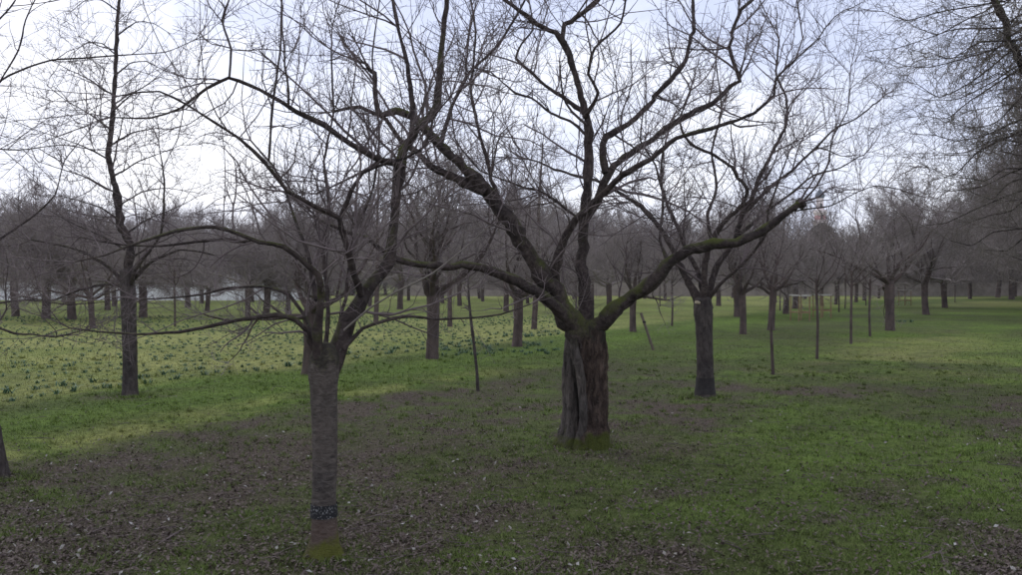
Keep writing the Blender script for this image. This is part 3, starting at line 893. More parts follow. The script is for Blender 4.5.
def lib_cherry(seed, h_trunk=1.25, r=0.15, nl=6, ll=2.6, el=(0.35, 0.95), fork=4, lean=0.0, tw=None, lod=0, name='cherry_tree'):
    """returns (trunk mesh, [(limb mesh, twig mesh)...]) around the origin; lod>0 merges"""
    rng = np.random.default_rng(seed)
    acc = Acc()
    pos = np.array([[0, 0, 0], [lean * 0.3, 0.02, h_trunk * 0.5], [lean * 0.7, 0, h_trunk], [lean, 0, h_trunk + 0.25]])
    tp, tr = trunk_mesh(acc, pos, np.array([r, r * 0.93, r * 1.0, r * 0.8]), 14 if lod == 0 else 9, 1.25, 0.15, 0.04, 4, seed, 0.02, sink=0.08)
    tme = acc.mesh('trunk')
    parts = []
    for i in range(nl):
        az = i * 2 * math.pi / nl + rng.uniform(-0.4, 0.4)
        e = rng.uniform(*el)
        d = np.array([math.cos(az) * math.cos(e), math.sin(az) * math.cos(e), math.sin(e)])
        L = ll * rng.uniform(0.75, 1.2)
        p, q_ = grow(np.array([[lean, 0, h_trunk + rng.uniform(-0.1, 0.15)]]), d[None], np.array([L]), np.array([r * rng.uniform(0.42, 0.62)]), 14, 0.10, 0.13, 0.18, rng)
        lines = [(p[0], q_[0])]
        s = spawn(p, q_, fork / L, 0.2, 0.95, (0.5, 1.0), 0.4, rng)
        la = Acc(); add_limb(la, p[0], q_[0], 8 if lod == 0 else 5)
        if s is not None:
            P, D, R, t_, _ = s
            fp, fq = grow(P, D, L * 0.6 * rng.uniform(0.6, 1.2, len(P)) * (1.2 - 0.5 * t_), R * 0.65, 10, 0.14, 0.15, 0.25, rng)
            la.tubes(fp, fq, 6 if lod == 0 else 4)
            lines += [(fp[j], fq[j]) for j in range(len(fp))]
        ta = Acc()
        twig_system(ta, lines, rng, **tw)
        parts.append((la, ta))
    if lod == 0:
        return tme, [(a.mesh('limb'), b_.mesh('twigs')) for a, b_ in parts]
    m_ = Acc()
    for a, b_ in parts:
        for s_ in (a, b_):
            if not s_.n: continue
            m_.add(np.concatenate(s_.v), np.concatenate(s_.q))
    return tme, m_.mesh('crown')


TWM = dict(d2=3.6, l2=0.85, d3=8.5, l3=0.38, d4=4.5, l4=0.18, r2=0.010, r3=0.0055, r4=0.0042, up=0.10, sides=(4, 3, 3), shoots=0.8)
TWF = dict(d2=3.4, l2=0.95, d3=9.0, l3=0.50, d4=2.2, l4=0.3, r2=0.014, r3=0.0085, r4=0.0072, up=0.08, sides=(3, 3, 3), n3=2)
TWV = dict(n3=2, d2=3.0, l2=1.8, d3=7.5, l3=0.85, d4=1.4, l4=0.5, r2=0.026, r3=0.016, r4=0.013, up=0.10, sides=(3, 3, 3))


def proto(name, tme, crown, bark, tw, label, cat='tree'):
    e = empty(name, (0, 0, 0))
    obj('trunk', tme, M[bark], e)
    if isinstance(crown, list):
        for lm, tm in crown:
            lo = obj('limb', lm, M[bark], e)
            tag(obj('twigs', tm, M[tw], lo), kind='stuff')
    else:
        obj('crown', crown, M[tw], e)
    tag(e, label, cat)
    regkids(e)
    return e


PROTO = {}


def use(key, maker, loc, rz, sc, label, group=None, cat='tree', name=None):
    """first use places the prototype itself, later uses copy it and its parts"""
    if key not in PROTO:
        o = maker()
        PROTO[key] = o
    else:
        o = copy_tree(PROTO[key])
    o.location = (float(loc[0]), float(loc[1]), float(hgt(loc[0], loc[1])) * (1 if loc[1] < 150 else 0))
    tl = 0.012 if key[0] == 'y' else 0.035
    o.rotation_euler = (RNG.normal() * tl, RNG.normal() * tl, rz)
    zf = RNG.uniform(0.88, 1.12)
    o.scale = (sc, sc, sc * zf) if np.isscalar(sc) else sc
    for k_ in ('label', 'category', 'group'):
        if k_ in o: del o[k_]
    tag(o, label, cat, group)
    return o


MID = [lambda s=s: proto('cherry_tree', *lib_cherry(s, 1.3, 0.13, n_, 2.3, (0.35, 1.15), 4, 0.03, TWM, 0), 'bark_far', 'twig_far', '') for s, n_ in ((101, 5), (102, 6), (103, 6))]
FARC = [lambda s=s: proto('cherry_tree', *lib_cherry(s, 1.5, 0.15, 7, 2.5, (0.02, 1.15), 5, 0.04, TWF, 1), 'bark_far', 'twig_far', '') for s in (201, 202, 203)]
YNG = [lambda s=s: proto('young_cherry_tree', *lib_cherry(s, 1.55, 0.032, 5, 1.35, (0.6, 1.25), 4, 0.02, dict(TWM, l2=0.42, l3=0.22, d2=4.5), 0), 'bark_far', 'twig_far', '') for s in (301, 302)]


def upright(s, H=8.5, lod=0, r=0.12):
    rng = np.random.default_rng(s)
    acc = Acc()
    pos = np.array([[0, 0, 0], [0.03, 0, H * 0.3], [-0.04, 0.03, H * 0.6], [0.04, 0, H]])
    tp, tr = trunk_mesh(acc, pos, np.array([r, r * 0.8, r * 0.5, r * 0.1]), 10, 1.25, 0.15, 0.03, 4, s, 0.02, sink=0.08)
    tme = acc.mesh('trunk')
    la, ta = Acc(), Acc()
    lines = []
    for i in range(34):
        z = H * (0.22 + 0.74 * i / 34)
        p0 = np.array([np.interp(z, tp[:, 2], tp[:, 0]), np.interp(z, tp[:, 2], tp[:, 1]), z])
        az = i * 2.4 + rng.uniform(-0.4, 0.4); e = rng.uniform(0.25, 0.7)
        d = np.array([math.cos(az) * math.cos(e), math.sin(az) * math.cos(e), math.sin(e)])
        L = (1.0 - 0.65 * i / 34) * H * 0.24 * rng.uniform(0.7, 1.25)
        p, q_ = grow(p0[None], d[None], np.array([L]), np.array([r * (0.3 - 0.2 * i / 34)]), 9, 0.1, 0.10, 0.25, rng)
        la.tubes(p, q_, 5); lines.append((p[0], q_[0]))
    twig_system(ta, lines, rng, **dict(TWM, d2=2.6, l2=0.6))
    m_ = Acc()
    for s_ in (la, ta):
        m_.add(np.concatenate(s_.v), np.concatenate(s_.q))
    return tme, m_.mesh('crown')


UPR = [lambda s=s: proto('upright_tree', *upright(s), 'bark_far', 'twig_far', '') for s in (401, 402)]


def lib_wood(seed, H=11.0, low=0.12, nl=26, tw=None):
    rng = np.random.default_rng(seed)
    acc = Acc()
    r = 0.22
    pos = np.array([[0, 0, 0], [rng.uniform(-.2, .2), 0, H * 0.35], [rng.uniform(-.3, .3), 0.1, H * 0.7]])
    tp, tr = trunk_mesh(acc, pos, np.array([r, r * 0.8, r * 0.35]), 8, 1.3, 0.25, 0.03, 4, seed, 0.02, sink=0.1)
    tme = acc.mesh('trunk')
    la, ta = Acc(), Acc()
    lines = []
    for i in range(nl):
        z = H * (low + (0.68 - low) * rng.random())
        p0 = np.array([np.interp(z, tp[:, 2], tp[:, 0]), np.interp(z, tp[:, 2], tp[:, 1]), z])
        az = i * 2.4; e = rng.uniform(0.1, 1.1)
        d = np.array([math.cos(az) * math.cos(e), math.sin(az) * math.cos(e), math.sin(e)])
        L = H * 0.32 * rng.uniform(0.6, 1.2)
        p, q_ = grow(p0[None], d[None], np.array([L]), np.array([0.06]), 8, 0.1, 0.14, 0.25, rng)
        la.tubes(p, q_, 4); lines.append((p[0], q_[0]))
    twig_system(ta, lines, rng, **(tw or TWV))
    m_ = Acc()
    for s_ in (la, ta):
        m_.add(np.concatenate(s_.v), np.concatenate(s_.q))
    return tme, m_.mesh('crown')


WOOD = [lambda s=s: proto('woodland_tree', *lib_wood(s, 11.0, 0.10), 'bark_far', 'twig_wood', '') for s in (501, 502, 503)]

# ------------------------------------------------------------------ orchard trees seen in the photograph
# (photo x, foot y, trunk width px, kind, variant, label)
SEEN = [
    (308, 374, 12, 'mid', 0, 'cherry tree standing half hidden behind the banded nearest trunk'),
    (432, 359, 13, 'mid', 1, 'grey cherry tree on the lawn between the nearest and the middle tree'),
    (517, 347, 10, 'mid', 2, 'cherry tree left of the thick middle trunk at the daffodil edge'),
    (633, 333, 6, 'mid', 0, 'cherry tree next to the leaning stake behind the mossy limb'),
    (743, 335, 6, 'mid', 1, 'cherry tree just right of the grey banded tree'),
    (771, 330, 7, 'mid', 2, 'dark cherry trunk directly behind the nearest thin young tree'),
    (890, 330, 9, 'mid', 0, 'dark cherry tree standing first in the row receding along the right lawn'),
    (926, 315, 8, 'mid', 1, 'second cherry tree of the row receding along the right lawn'),
    (945, 308, 6, 'far', 0, 'third cherry tree of the row receding along the right lawn'),
    (970, 299, 5, 'far', 1, 'last cherry tree of the row before the beige wall'),
    (773, 373, 3.2, 'young', 0, 'nearest thin young tree right of the grey banded trunk'),
    (817, 357, 2.8, 'young', 1, 'second thin young tree counting from the grey banded trunk'),
    (851, 343, 2.6, 'young', 0, 'third thin young tree counting from the grey banded trunk'),
    (870, 335, 2.6, 'young', 1, 'thin young tree just left of the first dark trunk on the right'),
    (955, 303, 2.2, 'young', 0, 'thin young tree between the last two trunks of the right row'),
    (672, 327, 3, 'young', 1, 'thin young tree left of the grey banded trunk'),
    (534, 329, 6, 'upr', 0, 'tall upright tree directly behind the big left limb'),
    (450, 327, 5, 'upr', 1, 'tall upright tree behind the thin bare sapling'),
    (376, 322, 5, 'upr', 0, 'upright tree beneath the bend of the nearest tree'),
    (400, 310, 18, 'far', 2, 'far cherry tree with very thick dark trunk'),
    (738, 317, 12, 'far', 3, 'far cherry tree with thick grey trunk right of centre'),
    (795, 309, 6, 'far', 0, 'far cherry tree behind the wooden tree guard'),
    (16, 316, 9, 'far', 1, 'far cherry tree at the left edge in front of the pale wall'),
    (46, 319, 11, 'far', 2, 'far old cherry tree with stout trunk near the left edge'),
    (72, 320, 12, 'far', 3, 'far old cherry tree with flared foot left of the straight leader tree'),
    (93, 328, 6, 'mid', 2, 'cherry tree just left of the straight leader tree'),
    (143, 318, 14, 'far', 0, 'far old cherry tree with broad trunk just right of the straight leader tree'),
    (175, 326, 4, 'young', 0, 'thin grey tree among the far trunks on the left'),
    (188, 307, 6, 'far', 2, 'far cherry tree between thin grey tree and pale wall'),
    (248, 317, 6, 'far', 1, 'left one of a close pair of far trunks'),
    (266, 316, 7, 'far', 3, 'right one of a close pair of far trunks'),
]
rS = np.random.default_rng(21)
placed = []
for (x, y, w, kind, v, label) in SEEN:
    g0 = ground_px(x, y)
    d = g0[1]
    r = w / F * d / 2
    if kind == 'mid':
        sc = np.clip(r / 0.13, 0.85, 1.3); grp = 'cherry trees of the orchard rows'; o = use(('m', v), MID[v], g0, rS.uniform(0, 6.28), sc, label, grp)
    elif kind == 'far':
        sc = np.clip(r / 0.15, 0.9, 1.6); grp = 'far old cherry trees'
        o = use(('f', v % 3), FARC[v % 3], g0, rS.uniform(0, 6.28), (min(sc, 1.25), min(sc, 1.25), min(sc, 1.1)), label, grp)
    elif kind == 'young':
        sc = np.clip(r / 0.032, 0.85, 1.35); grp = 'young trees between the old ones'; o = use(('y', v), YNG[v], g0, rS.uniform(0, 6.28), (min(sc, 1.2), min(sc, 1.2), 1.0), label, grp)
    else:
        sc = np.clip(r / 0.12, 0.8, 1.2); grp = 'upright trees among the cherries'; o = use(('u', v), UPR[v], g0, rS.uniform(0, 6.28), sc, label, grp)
    placed.append((x, d))

# far orchard rows beyond those: alike trees nobody can tell apart
for row in range(-1, 12):
    c_ = -4.1 - 8.5 * row
    if row < 0:
        continue
    for yy in np.arange(47, 100, 7.8):
        yv = yy + rS.uniform(-3, 3)
        xv = c_ + 0.56 * yv + rS.uniform(-1.6, 1.6)
        pxx = CX + xv / yv * F
        if pxx < -60 or pxx > 965 or (row == 0): continue
        if rS.random() < 0.12: continue
        if any(abs(pxx - p) < 9 and abs(yv - d_) < 25 for p, d_ in placed): continue
        v = int(rS.integers(0, 4))
        use(('f', v % 3), FARC[v % 3], (xv, yv), rS.uniform(0, 6.28), rS.uniform(0.9, 1.2), 'bare cherry tree among the far crowded orchard rows', 'cherry trees of the far orchard rows')
# thin far trees on the right between the guards and the last rows
for (x, y) in ((780, 311), (839, 313), (845, 309), (866, 306), (905, 303), (700, 312), (608, 308), (576, 312), (660, 306)):
    g0 = ground_px(x, y)
    use(('y', (x % 2)), YNG[x % 2], g0, rS.uniform(0, 6.28), (1.3, 1.3, 1.1), 'thin young tree far back in the orchard', 'thin young trees far back in the orchard')

# woodland belt behind the wall
rW = np.random.default_rng(31)
for rowi, (dd, hs) in enumerate(((121, 1.05), (130, 1.2), (142, 1.32))):
    for xv in np.arange(-95, 112, 5.0 + rowi):
        xq = xv + rW.uniform(-1.6, 1.6); yq = dd + rW.uniform(-3, 3)
        v = int(rW.integers(0, 4))
        pxx = CX + xq / yq * F
        s = hs * rW.uniform(0.8, 1.15)
        if 770 < pxx < 880: s *= 0.62
        if 800 < pxx < 842 and rowi > 0: continue
        use(('w', v % 3), WOOD[v % 3], (xq, yq), rW.uniform(0, 6.28), s, 'bare woodland tree in the belt behind the garden wall', 'woodland belt behind the wall')
# bare shrubs closing the gap below the belt
SHR = lambda: proto('bare_shrub', *lib_wood(505, 4.2, 0.03), 'bark_far', 'twig_wood', '')
for xv in np.arange(-92, 100, 3.4):
    use(('s', 0), SHR, (xv + rW.uniform(-1, 1), 117 + rW.uniform(-1.2, 1.2)), rW.uniform(0, 6.28), (1.5, 1.5, rW.uniform(0.85, 1.2)), 'bare twiggy shrub right behind the garden wall', 'shrubs behind the garden wall', 'shrub')
# the tall avenue on the right, receding
AVE = [lambda s=s: proto('avenue_tree', *lib_wood(s, 11.0, 0.13, 36, dict(TWV, d3=7.5, d4=1.2)), 'bark_far', 'twig_wood', '') for s in (511, 512)]
for i, (yv, s, c_) in enumerate(((38, 0.95, 4.6), (50, 1.0, 4.2), (63, 1.0, 3.6), (77, 1.05, 3.0), (92, 1.05, 2.2), (105, 1.05, 1.0), (57, 1.0, 9.0), (84, 1.05, 9.0), (45, 1.0, 9.0), (70, 1.15, 5.5), (98, 1.2, 5.0), (33, 0.9, 5.8), (112, 1.2, 2.0), (55, 1.1, 6.5), (47, 1.25, 2.9), (60, 1.3, 1.8), (73, 1.35, 1.6), (88, 1.4, 0.5), (102, 1.4, -1.0), (110, 1.35, -4.5), (40, 1.15, 5.5), (66, 1.4, 5.0), (80, 1.4, 4.0), (52, 1.35, 5.2))):
    use(('a', i % 2), AVE[i % 2], (c_ + 0.56 * yv, yv), rW.uniform(0, 6.28), s * 0.86, 'dense bare tree of the avenue along the right edge', 'avenue trees along the right edge')

# ------------------------------------------------------------------ evergreens


def evergreen(seed, H, Rr, conic):
    rng = np.random.default_rng(seed)
    acc = Acc(); n = 16000
    t_ = rng.random(n) ** 0.8
    if conic:
        rad = Rr * (1 - t_) * (0.85 + 0.3 * np.sin(t_ * 40)) + 0.15
    else:
        rad = Rr * np.sqrt(np.clip(1 - (2 * t_ - 0.95) ** 2 * 0.95, 0.02, 1))
    az = rng.random(n) * 6.283
    k = rad * rng.uniform(0.55, 1.0, n) * (1 + 0.16 * np.sin(az * 5 + t_ * 9) + 0.1 * np.sin(az * 11 - t_ * 17))
    P = np.stack([k * np.cos(az), k * np.sin(az), 0.5 + t_ * (H - 0.5)], -1)
    d1 = norm(rng.normal(size=(n, 3))); d2 = norm(rng.normal(size=(n, 3)))
    s = rng.uniform(0.14, 0.32, n)[:, None]
    V = np.stack([P - d1 * s, P + d2 * s * 0.5, P + d1 * s], 1)
    acc.add(V.reshape(-1, 3), None, np.arange(n * 3).reshape(-1, 3))
    ta = Acc(); trunk_mesh(ta, np.array([[0, 0, 0], [0, 0, H * 0.4], [0, 0, H * 0.85]]), np.array([0.2, 0.14, 0.04]), 8, 1.3, 0.2, sink=0.1)
    return ta.mesh('trunk'), acc.mesh('crown', False)


def ever_at(x, d, H, Rr, conic, seed, label):
    tm, cm = evergreen(seed, H, Rr, conic)
    e = empty('evergreen_tree', ((x - CX) / F * d, d, 0))
    obj('trunk', tm, M['bark_far'], e); obj('crown', cm, M['evergreen'], e)
    tag(e, label, 'tree', 'evergreens')


ever_at(822, 119, 9.6, 2.7, False, 1, 'dark rounded evergreen tree below the pink minaret')
ever_at(986, 118, 5.4, 1.5, True, 2, 'small dark conifer near the end of the right row')

# ------------------------------------------------------------------ walls, hut, minaret


def wall(name, x0, x1, y0, y1, h, th, mat, label, seg=6.0):
    L = math.hypot(x1 - x0, y1 - y0); rz = math.atan2(y1 - y0, x1 - x0)
    e = empty(name, (x0, y0, 0), rz)
    n = int(L / seg)
    me = Acc().box((seg / 2 - 0.01, 0, h / 2 - 0.1), (seg - 0.03, th, h + 0.2)).mesh('wall_bay', False)
    cp = Acc().box((seg / 2 - 0.01, 0, h + 0.052), (seg - 0.02, th + 0.14, 0.1)).mesh('coping', False)
    pr = Acc().box((0, -0.06, h / 2 - 0.08), (0.45, th + 0.1, h + 0.26)).mesh('pier', False)
    for i in range(n):
        for nm, m_, mt in (('wall_bay', me, mat), ('coping', cp, M['cap']), ('pier', pr, mat)):
            o = obj(nm, m_, mt, e); o.location = (i * seg, 0, 0)
    tag(e, label, 'wall')
    return e


wall('garden_wall', -78, -17, 84, 86, 3.0, 0.4, M['wall_pale'], 'pale grey garden wall behind the far trunks on the left', 6.0)
wall('garden_wall', -14, 110, 113, 111, 1.75, 0.4, M['wall_beige'], 'low beige garden wall along the far end of the lawn', 7.0)

hx = (1017 - CX) / F * 118
e = empty('garden_hut', (hx, 118, 0))
obj('hut_wall', Acc().box((0, 0, 1.1), (2.0, 2.0, 2.2)).mesh('hut_wall', False), M['white'], e)
rf = Acc(); rf.add([(-1.2, -1.2, 2.2), (1.2, -1.2, 2.2), (1.2, 1.2, 2.2), (-1.2, 1.2, 2.2), (-1.2, 0, 3.0), (1.2, 0, 3.0)], [[0, 1, 5, 4], [2, 3, 4, 5], [0, 3, 2, 1]], [[0, 4, 3], [1, 2, 5]])
obj('roof', rf.mesh('roof', False), M['roofred'], e)
obj('window', Acc().box((0, -1.01, 1.5), (0.5, 0.06, 0.6)).mesh('window', False), M['dark'], e)
tag(e, 'tiny white garden hut behind the beige wall at the right edge', 'hut')

mx, md = (820 - CX) / F * 250, 250.0
e = empty('minaret', (mx, md, 0))


def zat(y):
    return CAMH - (y - HY) / F * md


prof = [(2.3, -1), (2.3, 8), (1.7, 8.4), (1.6, zat(232)), (1.5, zat(214))]
obj('shaft', Acc().lathe(prof, 16).mesh('shaft', False), M['pink'], e)
z1 = zat(223)
obj('balcony', Acc().lathe([(1.5, z1 - 1.2), (2.0, z1), (2.0, z1 + 0.8), (1.87, z1 + 0.8), (1.87, z1 + 0.1), (1.2, z1 + 0.1)], 16).mesh('balcony', False), M['pinkwhite'], e)
z2 = zat(213)
obj('balcony', Acc().lathe([(1.3, z2 - 1.2), (1.9, z2), (1.9, z2 + 0.8), (1.78, z2 + 0.8), (1.78, z2 + 0.1), (0.9, z2 + 0.1)], 16).mesh('balcony', False), M['pinkwhite'], e)
obj('lantern', Acc().lathe([(1.05, z2 + 0.1), (1.0, zat(198))], 12).mesh('lantern', False), M['pinkwhite'], e)
z3 = zat(198)
obj('dome', Acc().lathe([(1.05, z3 - 0.1), (1.3, z3 + 0.35), (1.35, z3 + 0.8), (1.1, z3 + 1.4), (0.6, z3 + 1.9), (0.22, z3 + 2.4), (0.08, z3 + 2.8)], 16).mesh('dome'), M['dome'], e)
obj('finial', Acc().lathe([(0.08, z3 + 2.6), (0.2, z3 + 3.0), (0.07, z3 + 3.3), (0.04, z3 + 4.6), (0.001, z3 + 4.7)], 8).mesh('finial'), M['dome'], e)
for zz, rr_ in ((zat(238), 1.62), (zat(217.5), 1.52), (zat(206), 1.03)):
    obj('window', Acc().box((0, -rr_, zz), (0.5, 0.12, 1.2)).mesh('window', False), M['dark'], e)
tag(e, 'slender pink minaret with grey dome above the trees', 'tower')

# ------------------------------------------------------------------ faint winter haze
hm = bpy.data.materials.new('haze'); hm.use_nodes = True
ht = hm.node_tree
for n_ in list(ht.nodes): ht.nodes.remove(n_)
ho = N(ht, 'ShaderNodeOutputMaterial'); hv = N(ht, 'ShaderNodeVolumePrincipled')
hv.inputs['Color'].default_value = (0.92, 0.92, 0.96, 1); hv.inputs['Density'].default_value = 0.00025
hv.inputs['Anisotropy'].default_value = 0.2
ht.links.new(hv.outputs[0], ho.inputs['Volume'])
tag(obj('haze', Acc().box((0, 720, 16.5), (1900, 1700, 36)).mesh('haze', False), hm), 'thin pale winter haze over the park', 'haze', kind='stuff')

# ------------------------------------------------------------------ stakes, sapling, tree guards
g0 = ground_px(478, 389)
e = empty('sapling', (g0[0], g0[1], float(hgt(g0[0], g0[1]))))
acc = Acc(); d = g0[1]
pp = np.array([px(478, 391, d), px(477, 370, d), px(474, 342, d), px(471, 318, d), px(469, 297, d), px(468, 275, d)]) - np.array([g0[0], g0[1], 0])
S = smooth_line(np.hstack([pp, np.array([[0.027], [0.024], [0.023], [0.021], [0.018], [0.010]])]), 0.06)
acc.tubes(S[None, :, :3], S[None, :, 3] * (1 + 0.08 * RNG.normal(size=len(S))), 8)
obj('stem', acc.mesh('stem'), M['bark_c'], e)
acc = Acc(); twig_system(acc, [(S[:, :3], S[:, 3])], RNG, **dict(TWC, d2=8, l2=0.25, t0=0.72, shoots=0, d3=6, l3=0.1, d4=0))
tag(obj('twigs', acc.mesh('twigs'), M['twig'], e), kind='stuff')
tag(e, 'thin bare sapling standing alone left of the thick middle tree', 'tree')

g0 = ground_px(654, 351); d = g0[1]
e = empty('wooden_stake', (g0[0], g0[1], float(hgt(g0[0], g0[1]))))
p0 = np.array([0, 0, -0.05]); p1 = px(641, 314, d + 0.3) - np.array([g0[0], g0[1], 0])
acc = Acc(); tt = np.linspace(0, 1, 8)[:, None]
acc.tubes((p0 * (1 - tt) + p1 * tt)[None], np.full((1, 8), 0.034) * (1 + 0.05 * RNG.normal(size=(1, 8))), 8)
obj('pole', acc.mesh('pole'), M['stake_dark'], e)
obj('tie', Acc().tubes((p0 * 0.25 + p1 * 0.75 + np.array([[0, 0, 0], [0.0, 0, 0.04]]))[None], np.full((1, 2), 0.043), 8).mesh('tie'), M['band'], e)
tag(e, 'leaning wooden stake behind the right mossy limb', 'stake')

guard_post = None
for (x, y, lab) in ((800, 321, 'wooden tree guard of thin posts with white top rails, left one'), (822, 318, 'wooden tree guard of thin posts with white top rails, right one'), (905, 306, 'small far wooden tree guard with white rail behind the first right trunk')):
    g0 = ground_px(x, y)
    e = empty('tree_guard', (g0[0], g0[1], float(hgt(g0[0], g0[1]))), 0.35)
    if guard_post is None:
        guard_post = Acc().tubes(np.array([[[0, 0, -0.1], [0.004, 0, 0.55], [0, 0, 1.12]]]), np.array([[0.03, 0.029, 0.027]]), 8).mesh('post')
        guard_rail = Acc().box((0, 0, 0), (0.62, 0.025, 0.045)).mesh('top_rail', False)
        guard_slat = Acc().box((0, 0, 0), (0.60, 0.025, 0.05)).mesh('lower_rail', False)
    for (sx, sy) in ((-1, -1), (1, -1), (1, 1), (-1, 1)):
        o = obj('post', guard_post, M['stake'], e); o.location = (sx * 0.28, sy * 0.28, 0)
    for a_ in range(4):
        for nm, me, mt, z_ in (('top_rail', guard_rail, M['rail_white'], 1.08), ('lower_rail', guard_slat, M['stake'], 0.35)):
            o = obj(nm, me, mt, e); o.rotation_euler = (0, 0, a_ * math.pi / 2)
            o.location = (0.315 * math.sin(a_ * math.pi / 2), -0.315 * math.cos(a_ * math.pi / 2), z_ + (0.03 if a_ % 2 else 0))
    tag(e, lab, 'tree guard', 'tree guards')

# ------------------------------------------------------------------ daffodil clumps in rows
rF = np.random.default_rng(51)


def clump(seed, n=16):
    rng = np.random.default_rng(seed)
    acc = Acc()
    for i in range(n):
        az = rng.random() * 6.28; lean = rng.uniform(0.3, 1.3); h = rng.uniform(0.08, 0.19)
        b0 = np.array([rng.normal() * 0.035, rng.normal() * 0.035, -0.01])
        dr = np.array([math.cos(az), math.sin(az), 0]); pr = np.array([-math.sin(az), math.cos(az), 0]) * 0.009
        p1 = b0 + dr * h * lean * 0.35 + np.array([0, 0, h * 0.65]); p2 = b0 + dr * h * lean * 1.0 + np.array([0, 0, h])
        acc.add([b0 - pr, b0 + pr, p1 + pr, p1 - pr, p2], [[0, 1, 2, 3]], [[3, 2, 4]])
    return acc


pts = []
dirv = np.array([0.56, 1.0]) / math.hypot(0.56, 1)
nrm = np.array([dirv[1], -dirv[0]])
for k in range(46):
    off = -11.6 - k * 0.72
    for s in np.arange(2, 62, 0.27):
        p = dirv * (s + rF.normal() * 0.06) + nrm * (off + rF.normal() * 0.035)
        x, y = p
        if y < 10 or y > 44: continue
        pxx = CX + x / y * F
        if pxx < -50 or pxx > 560: continue
        edge = (x - 0.56 * y) + 13.4
        if edge > 0: continue
        if k > 2 and rF.random() < 0.15 + 0.35 * (vnoise(x, y, 2.5, 5) > 0.6): continue
        pts.append((x, y, rF.uniform(0.5, 1.3) * (1.2 if k < 3 else 0.85)))
# the denser dark clumps near the second row
pts += [(ground_px(x, y)[0], ground_px(x, y)[1], 1.1) for x, y in [(rF.uniform(440, 560), rF.uniform(343, 356)) for _ in range(60)]]
pts += [(*ground_px(x, 322)[:2], 1.6) for x in (899, 905, 911)]
pts.sort(key=lambda p: p[1] / p[2])
cm = [clump(s) for s in range(6)]
cme = [c.mesh('daffodil_clump', False) for c in cm]
for i, (x, y, s) in enumerate(pts[:290]):
    o = obj('daffodil_clump', cme[i % 6], M['daff'])
    o.location = (x, y, float(hgt(x, y))); o.rotation_euler = (0, 0, rF.random() * 6.28); o.scale = (s * 0.75, s * 0.75, s * 0.45)
    tag(o, 'green daffodil clump near the front edge of the daffodil lawn', 'daffodils', 'daffodil clumps')
acc = Acc()
for i, (x, y, s) in enumerate(pts[290:]):
    c = cm[i % 6]
    V = np.concatenate(c.v) * np.array([0.75, 0.75, 0.45]) * s + np.array([x, y, float(hgt(x, y))])
    acc.add(V, np.concatenate(c.q), np.concatenate(c.t))
tag(obj('far_daffodils', acc.mesh('far_daffodils', False), M['daff']), 'rows of green daffodil leaves covering the pale lawn', 'daffodils', kind='stuff')

# ------------------------------------------------------------------ grass blades, leaf litter
rG = np.random.default_rng(61)


def scatter(n, d0, d1, spread=1.12, power=2.0):
    """points on the lawn in front of the camera, denser near it"""
    u = rG.random(n)
    d = 1 / (1 / d0 + (1 / d1 - 1 / d0) * u)
    x = (rG.random(n) - 0.5) * spread * d * (1022 / F) + rG.normal(size=n) * 0.3
    return x, d


n = 300000
x, y = scatter(n, 4.3, 30)
lit, pale, lush = masks(x, y)
keep = rG.random(n) > lit * 0.42
x, y, lit, pale, lush = (a[keep] for a in (x, y, lit, pale, lush))
tx_, ty_, = [], []
for (fx, fy, fr_) in ((A0[0], A0[1], 0.14), (B0[0] - 0.02, B0[1], 0.30), (C0[0], C0[1], 0.18), (D0[0], D0[1], 0.15), (L0_[0], L0_[1], 0.13)):
    aa = rG.random(900) * 6.283; rr_ = fr_ + np.abs(rG.normal(size=900)) * 0.10
    tx_.append(fx + rr_ * np.cos(aa)); ty_.append(fy + rr_ * np.sin(aa))
# scruffy tufts all over
cxs, cys = scatter(2600, 4.3, 20)
for _ in range(26):
    tx_.append(cxs + rG.normal(size=len(cxs)) * 0.022); ty_.append(cys + rG.normal(size=len(cxs)) * 0.022)
tx_ = np.concatenate(tx_); ty_ = np.concatenate(ty_)
l2_, p2_, g2_ = masks(tx_, ty_)
tall = np.concatenate([np.ones(len(x)), np.full(len(tx_), 1.55)])
x = np.concatenate([x, tx_]); y = np.concatenate([y, ty_]); lit = np.concatenate([lit, l2_]); pale = np.concatenate([pale, p2_]); lush = np.concatenate([lush, np.clip(g2_ + 0.3, 0, 1)])
n = len(x)
far = np.clip((y - 6) / 14, 0, 1)
h = tall * rG.uniform(0.012, 0.036, n) * (0.65 + 0.7 * vnoise(x, y, 0.35, 19)) * (0.75 + 0.5 * lush) * (1 + 0.3 * far)
wd = 0.0026 + 0.006 * far
az = rG.random(n) * 6.283; ln = rG.uniform(0.3, 1.3, n)
b0 = np.stack([x, y, hgt(x, y) - 0.004], -1)
dr = np.stack([np.cos(az), np.sin(az), np.zeros(n)], -1)
az2 = az + math.pi / 2 + rG.normal(size=n) * 0.5
pr = np.stack([np.cos(az2), np.sin(az2), np.zeros(n)], -1) * wd[:, None]
up_ = np.array([0, 0, 1.0])
tipp = b0 + dr * (h * ln)[:, None] + up_ * h[:, None]
V = np.stack([b0 - pr, b0 + pr, tipp], 1).reshape(-1, 3)
T = np.arange(n * 3).reshape(-1, 3)
att = np.repeat(np.stack([lit, pale, lush], -1), 3, axis=0)
acc = Acc(); acc.add(V, None, T, att=att)
tag(obj('grass', acc.mesh('grass', False, True), M['grass']), 'short patchy green grass of the lawn', 'grass', kind='stuff')


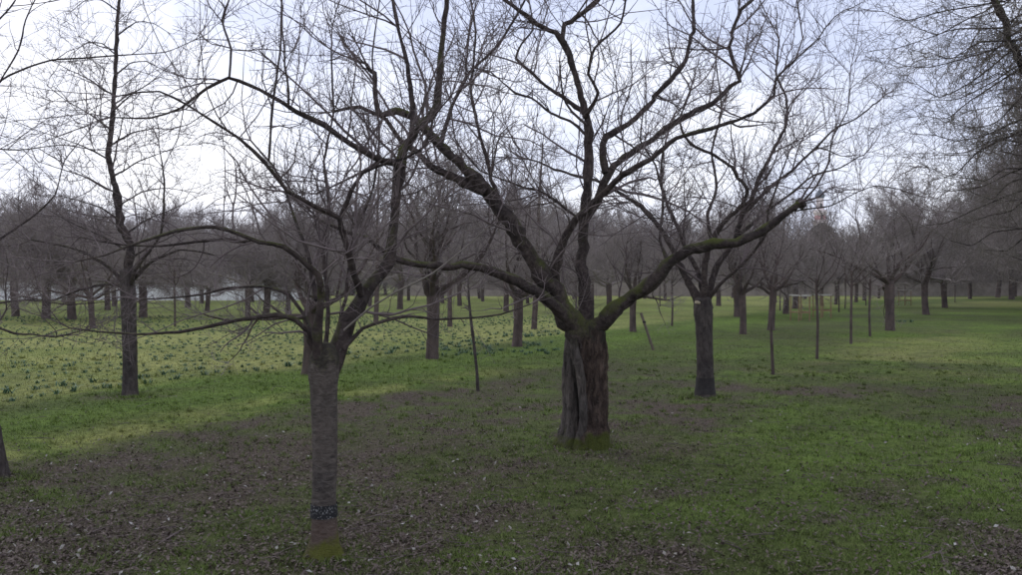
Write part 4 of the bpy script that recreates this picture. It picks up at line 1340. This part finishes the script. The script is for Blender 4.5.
def leaves(n, d0, d1, smin, smax, prob, name, mat, label, lift=0.006):
    x, y = scatter(n, d0, d1)
    lit, pale, lush = masks(x, y)
    k = rG.random(n) < prob(lit, pale, lush)
    x, y = x[k], y[k]; n = len(x)
    s = rG.uniform(smin, smax, n)[:, None]
    az = rG.random(n) * 6.283
    u = np.stack([np.cos(az), np.sin(az), rG.normal(size=n) * 0.45], -1)
    v = np.stack([-np.sin(az), np.cos(az), rG.normal(size=n) * 0.45], -1)
    c = np.stack([x, y, hgt(x, y) + lift + rG.random(n) * 0.015], -1)
    curl = rG.uniform(0.0, 0.5, n)[:, None] * s * up_
    a = c - u * s; b_ = c + u * s + curl * 0.5
    m1 = c - v * s * 0.55 + curl; m2 = c + v * s * 0.55 + curl * 0.7
    V = np.stack([a, m1, c, m2, b_], 1).reshape(-1, 3)
    base = np.arange(n)[:, None, None] * 5
    T = (base + np.array([[0, 1, 2], [0, 2, 3], [1, 4, 2], [2, 4, 3]])[None]).reshape(-1, 3)
    acc = Acc(); acc.add(V, None, T)
    tag(obj(name, acc.mesh(name, False), M[mat]), label, 'leaves', kind='stuff')


leaves(90000, 4.3, 24, 0.007, 0.020, lambda l, p, g: np.clip(l * 0.75 + 0.05, 0, 1), 'leaf_litter', 'leaf', 'dark brown fallen leaves scattered under the cherry trees')
leaves(5000, 4.4, 20, 0.005, 0.021, lambda l, p, g: np.clip(0.10 + 0.28 * l, 0, 1), 'bleached_leaves', 'paleleaf', 'pale bleached leaves dotted over the dark grass', 0.018)

x, y = scatter(2600, 4.4, 16)
lit, pale, lush = masks(x, y)
k = rG.random(len(x)) < 0.12 + 0.5 * lit
x, y = x[k], y[k]; n = len(x)
az = rG.random(n) * 6.283
p, r_ = grow(np.stack([x, y, hgt(x, y) + 0.012], -1), np.stack([np.cos(az), np.sin(az), rG.normal(size=n) * 0.08], -1), rG.uniform(0.06, 0.3, n), rG.uniform(0.002, 0.0045, n), 3, 0.0, 0.12, 0.5, rG)
p[:, :, 2] = np.maximum(p[:, :, 2], hgt(p[:, :, 0], p[:, :, 1]) + 0.004)
tag(obj('fallen_twigs', Acc().tubes(p, r_, 3).mesh('fallen_twigs'), M['twig']), 'thin dead twigs lying in the grass', 'twigs', kind='stuff')
